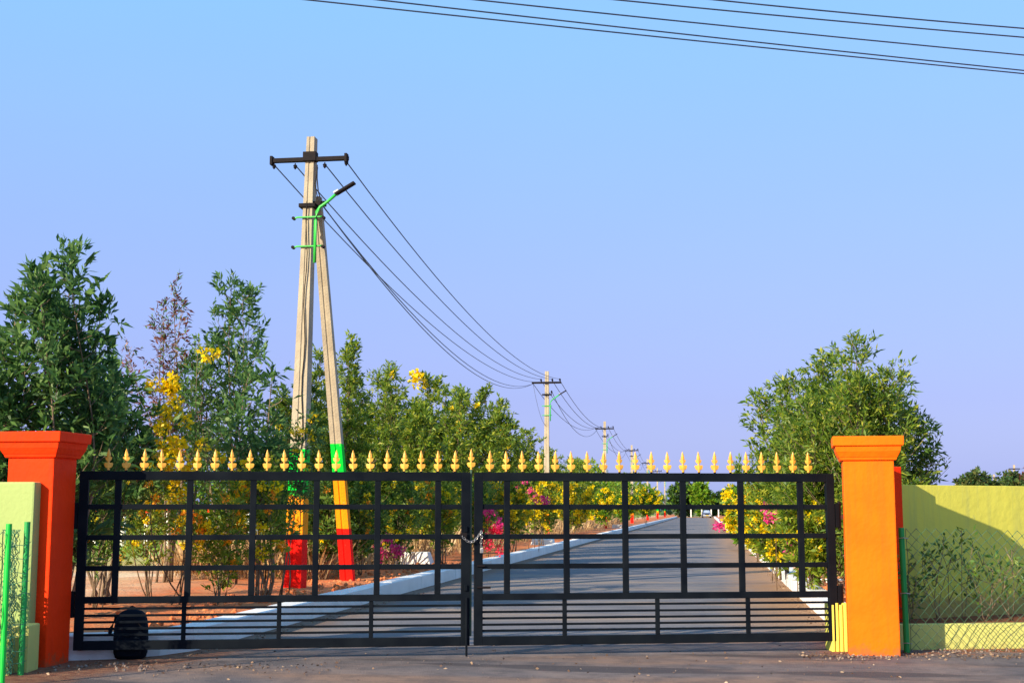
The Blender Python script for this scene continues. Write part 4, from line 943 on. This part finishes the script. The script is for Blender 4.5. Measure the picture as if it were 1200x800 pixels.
# the car
cx, cy = at(826, 254); car = empty('car', (cx, cy, .012), D2R(4)); tag(car, 'dark car facing the gate at the far end of the road', 'car')
prof = [(-.80, .28), (-.84, .62), (-.80, .86), (-.58, 1.38), (-.50, 1.46), (.50, 1.46), (.58, 1.38), (.80, .86), (.84, .62), (.80, .28)]
rowsY = [(-2.0, .90, .62, .30), (-1.93, .97, .74, .24), (-1.2, 1.0, .90, .22), (-.9, 1.0, .93, .22), (-.25, 1.0, 1.43, .22), (1.2, 1.0, 1.46, .22), (1.8, .98, 1.0, .24), (2.0, .92, .75, .30)]
mb = MB(); vs = []; fs = []; n = 10
for (yy, sx, top, bot) in rowsY:
    for (a, z) in prof:
        t = (z - .28) / (1.46 - .28); vs.append((a * sx, yy, bot + t * (top - bot)))
for i in range(len(rowsY) - 1):
    for j in range(n): fs.append((i * n + j, i * n + (j + 1) % n, (i + 1) * n + (j + 1) % n, (i + 1) * n + j))
fs.append(tuple(range(n))[::-1]); fs.append(tuple((len(rowsY) - 1) * n + j for j in range(n))); mb.poly(vs, fs); mb.build('body', M['carbody'], car, bevel=.03)
MB().poly([(-.64, -.93, .96), (.64, -.93, .96), (.50, -.33, 1.40), (-.50, -.33, 1.40), (-.64, -.90, .93), (.64, -.90, .93), (.50, -.28, 1.37), (-.50, -.28, 1.37)], [(0, 1, 2, 3), (4, 7, 6, 5), (0, 4, 5, 1), (2, 6, 7, 3), (0, 3, 7, 4), (1, 5, 6, 2)]).build('windscreen', M['glass'], car)
for s in (-1, 1):
    MB().box((s * .58, -2.0, .62), (.34, .06, .15)).build('headlight', M['chrome'], car, bevel=.02)
    MB().box((s * .93, -.75, .98), (.16, .10, .12)).build('wing_mirror', M['carbody'], car, bevel=.02)
    for yy in (-1.3, 1.3):
        wv = MB().tube([(s * .70, yy, .31), (s * .86, yy, .31)], .31, 16).build('tyre', M['tyre'], car); MB().tube([(s * .85, yy, .31), (s * .875, yy, .31)], .19, 12).build('rim', M['chrome'], wv)
MB().box((0, -2.01, .42), (1.5, .08, .18)).build('bumper', M['lampglass'], car, bevel=.02)
MB().box((0, -2.06, .45), (.5, .02, .12)).build('number_plate', M['plate'], car)
MB().box((0, -2.005, .62), (.7, .05, .12)).build('grille', M['darkiron'], car)
# background beyond the lime wall on the right
for i, (px, top, w_, d_) in enumerate([(1122, 562, 20, 150), (1137, 553, 38, 150), (1152, 556, 30, 158), (1170, 556, 34, 160), (1185, 555, 30, 150), (1200, 549, 34, 156), (1222, 552, 40, 150)]):
    T(px, d_, top, w_, ['small low tree at the left end of the far right tree line', 'darkest rounded tree behind the lime wall', 'tree behind the thin distant pole over the lime wall', 'tree between the two distant poles over the lime wall',
      'tree around the tall distant pole over the lime wall', 'brownish tree at the right edge over the lime wall', 'tree just beyond the right edge of the photo'][i],
      'farleaf' if i not in (5,) else 'purple', 180 + i, z0=0, name='distant_tree', group='trees far behind the lime wall', stems=5, nlat=18, tufts=4, per=8, env='round', clear=.0, L=.55, W=.25, mixm=(M['olive'], .4), trunk_r=.1)
for i, (px, top, d_) in enumerate([(1117, 561, 290), (1147, 556, 235), (1162, 556, 230), (1186, 545, 185)]):
    x, y = at(px, d_); h = 1.5 + (597 - top) / 1560 * d_
    r = empty('power_pole', (x, y, 0)); tag(r, ['tiny distant pole with crossarm left of the dark trees', 'thin distant pole in front of the dark trees over the lime wall', 'distant pole with short crossarm over the lime wall', 'tallest distant pole with crossarm over the lime wall'][i], 'power pole', 'distant poles behind the lime wall')
    MB().frustum((0, 0), (.34, .3), (.24, .2), 0, h).build('pole_shaft', M['concrete'], r); MB().box((0, -.18, h - .55), (1.5, .12, .14)).build('crossarm', M['darkiron'], r)
    if i == 3: MB().box((0, -.18, h - 1.2), (.8, .12, .12)).build('lower_crossarm', M['darkiron'], r)
# low scrub closing the horizon
r_ = np.random.default_rng(99); n = 16000
ang = r_.uniform(-1.2, 1.2, n); dd = r_.uniform(330, 420, n); P = np.stack([np.sin(ang) * dd, np.cos(ang) * dd, np.abs(r_.normal(0, 1, n)) * (1.6 + 1.2 * np.sin(ang * 23) * np.sin(ang * 61))], 1)
o = link('distant_scrub', leaf_mesh('distant_scrub', P, r_.normal(size=(n, 3)) + np.array([0, 0, .6]), 2.6, 1.6, M['farleaf'], 3)); tag(o, 'low green scrub along the horizon', 'scrub', kind='stuff')
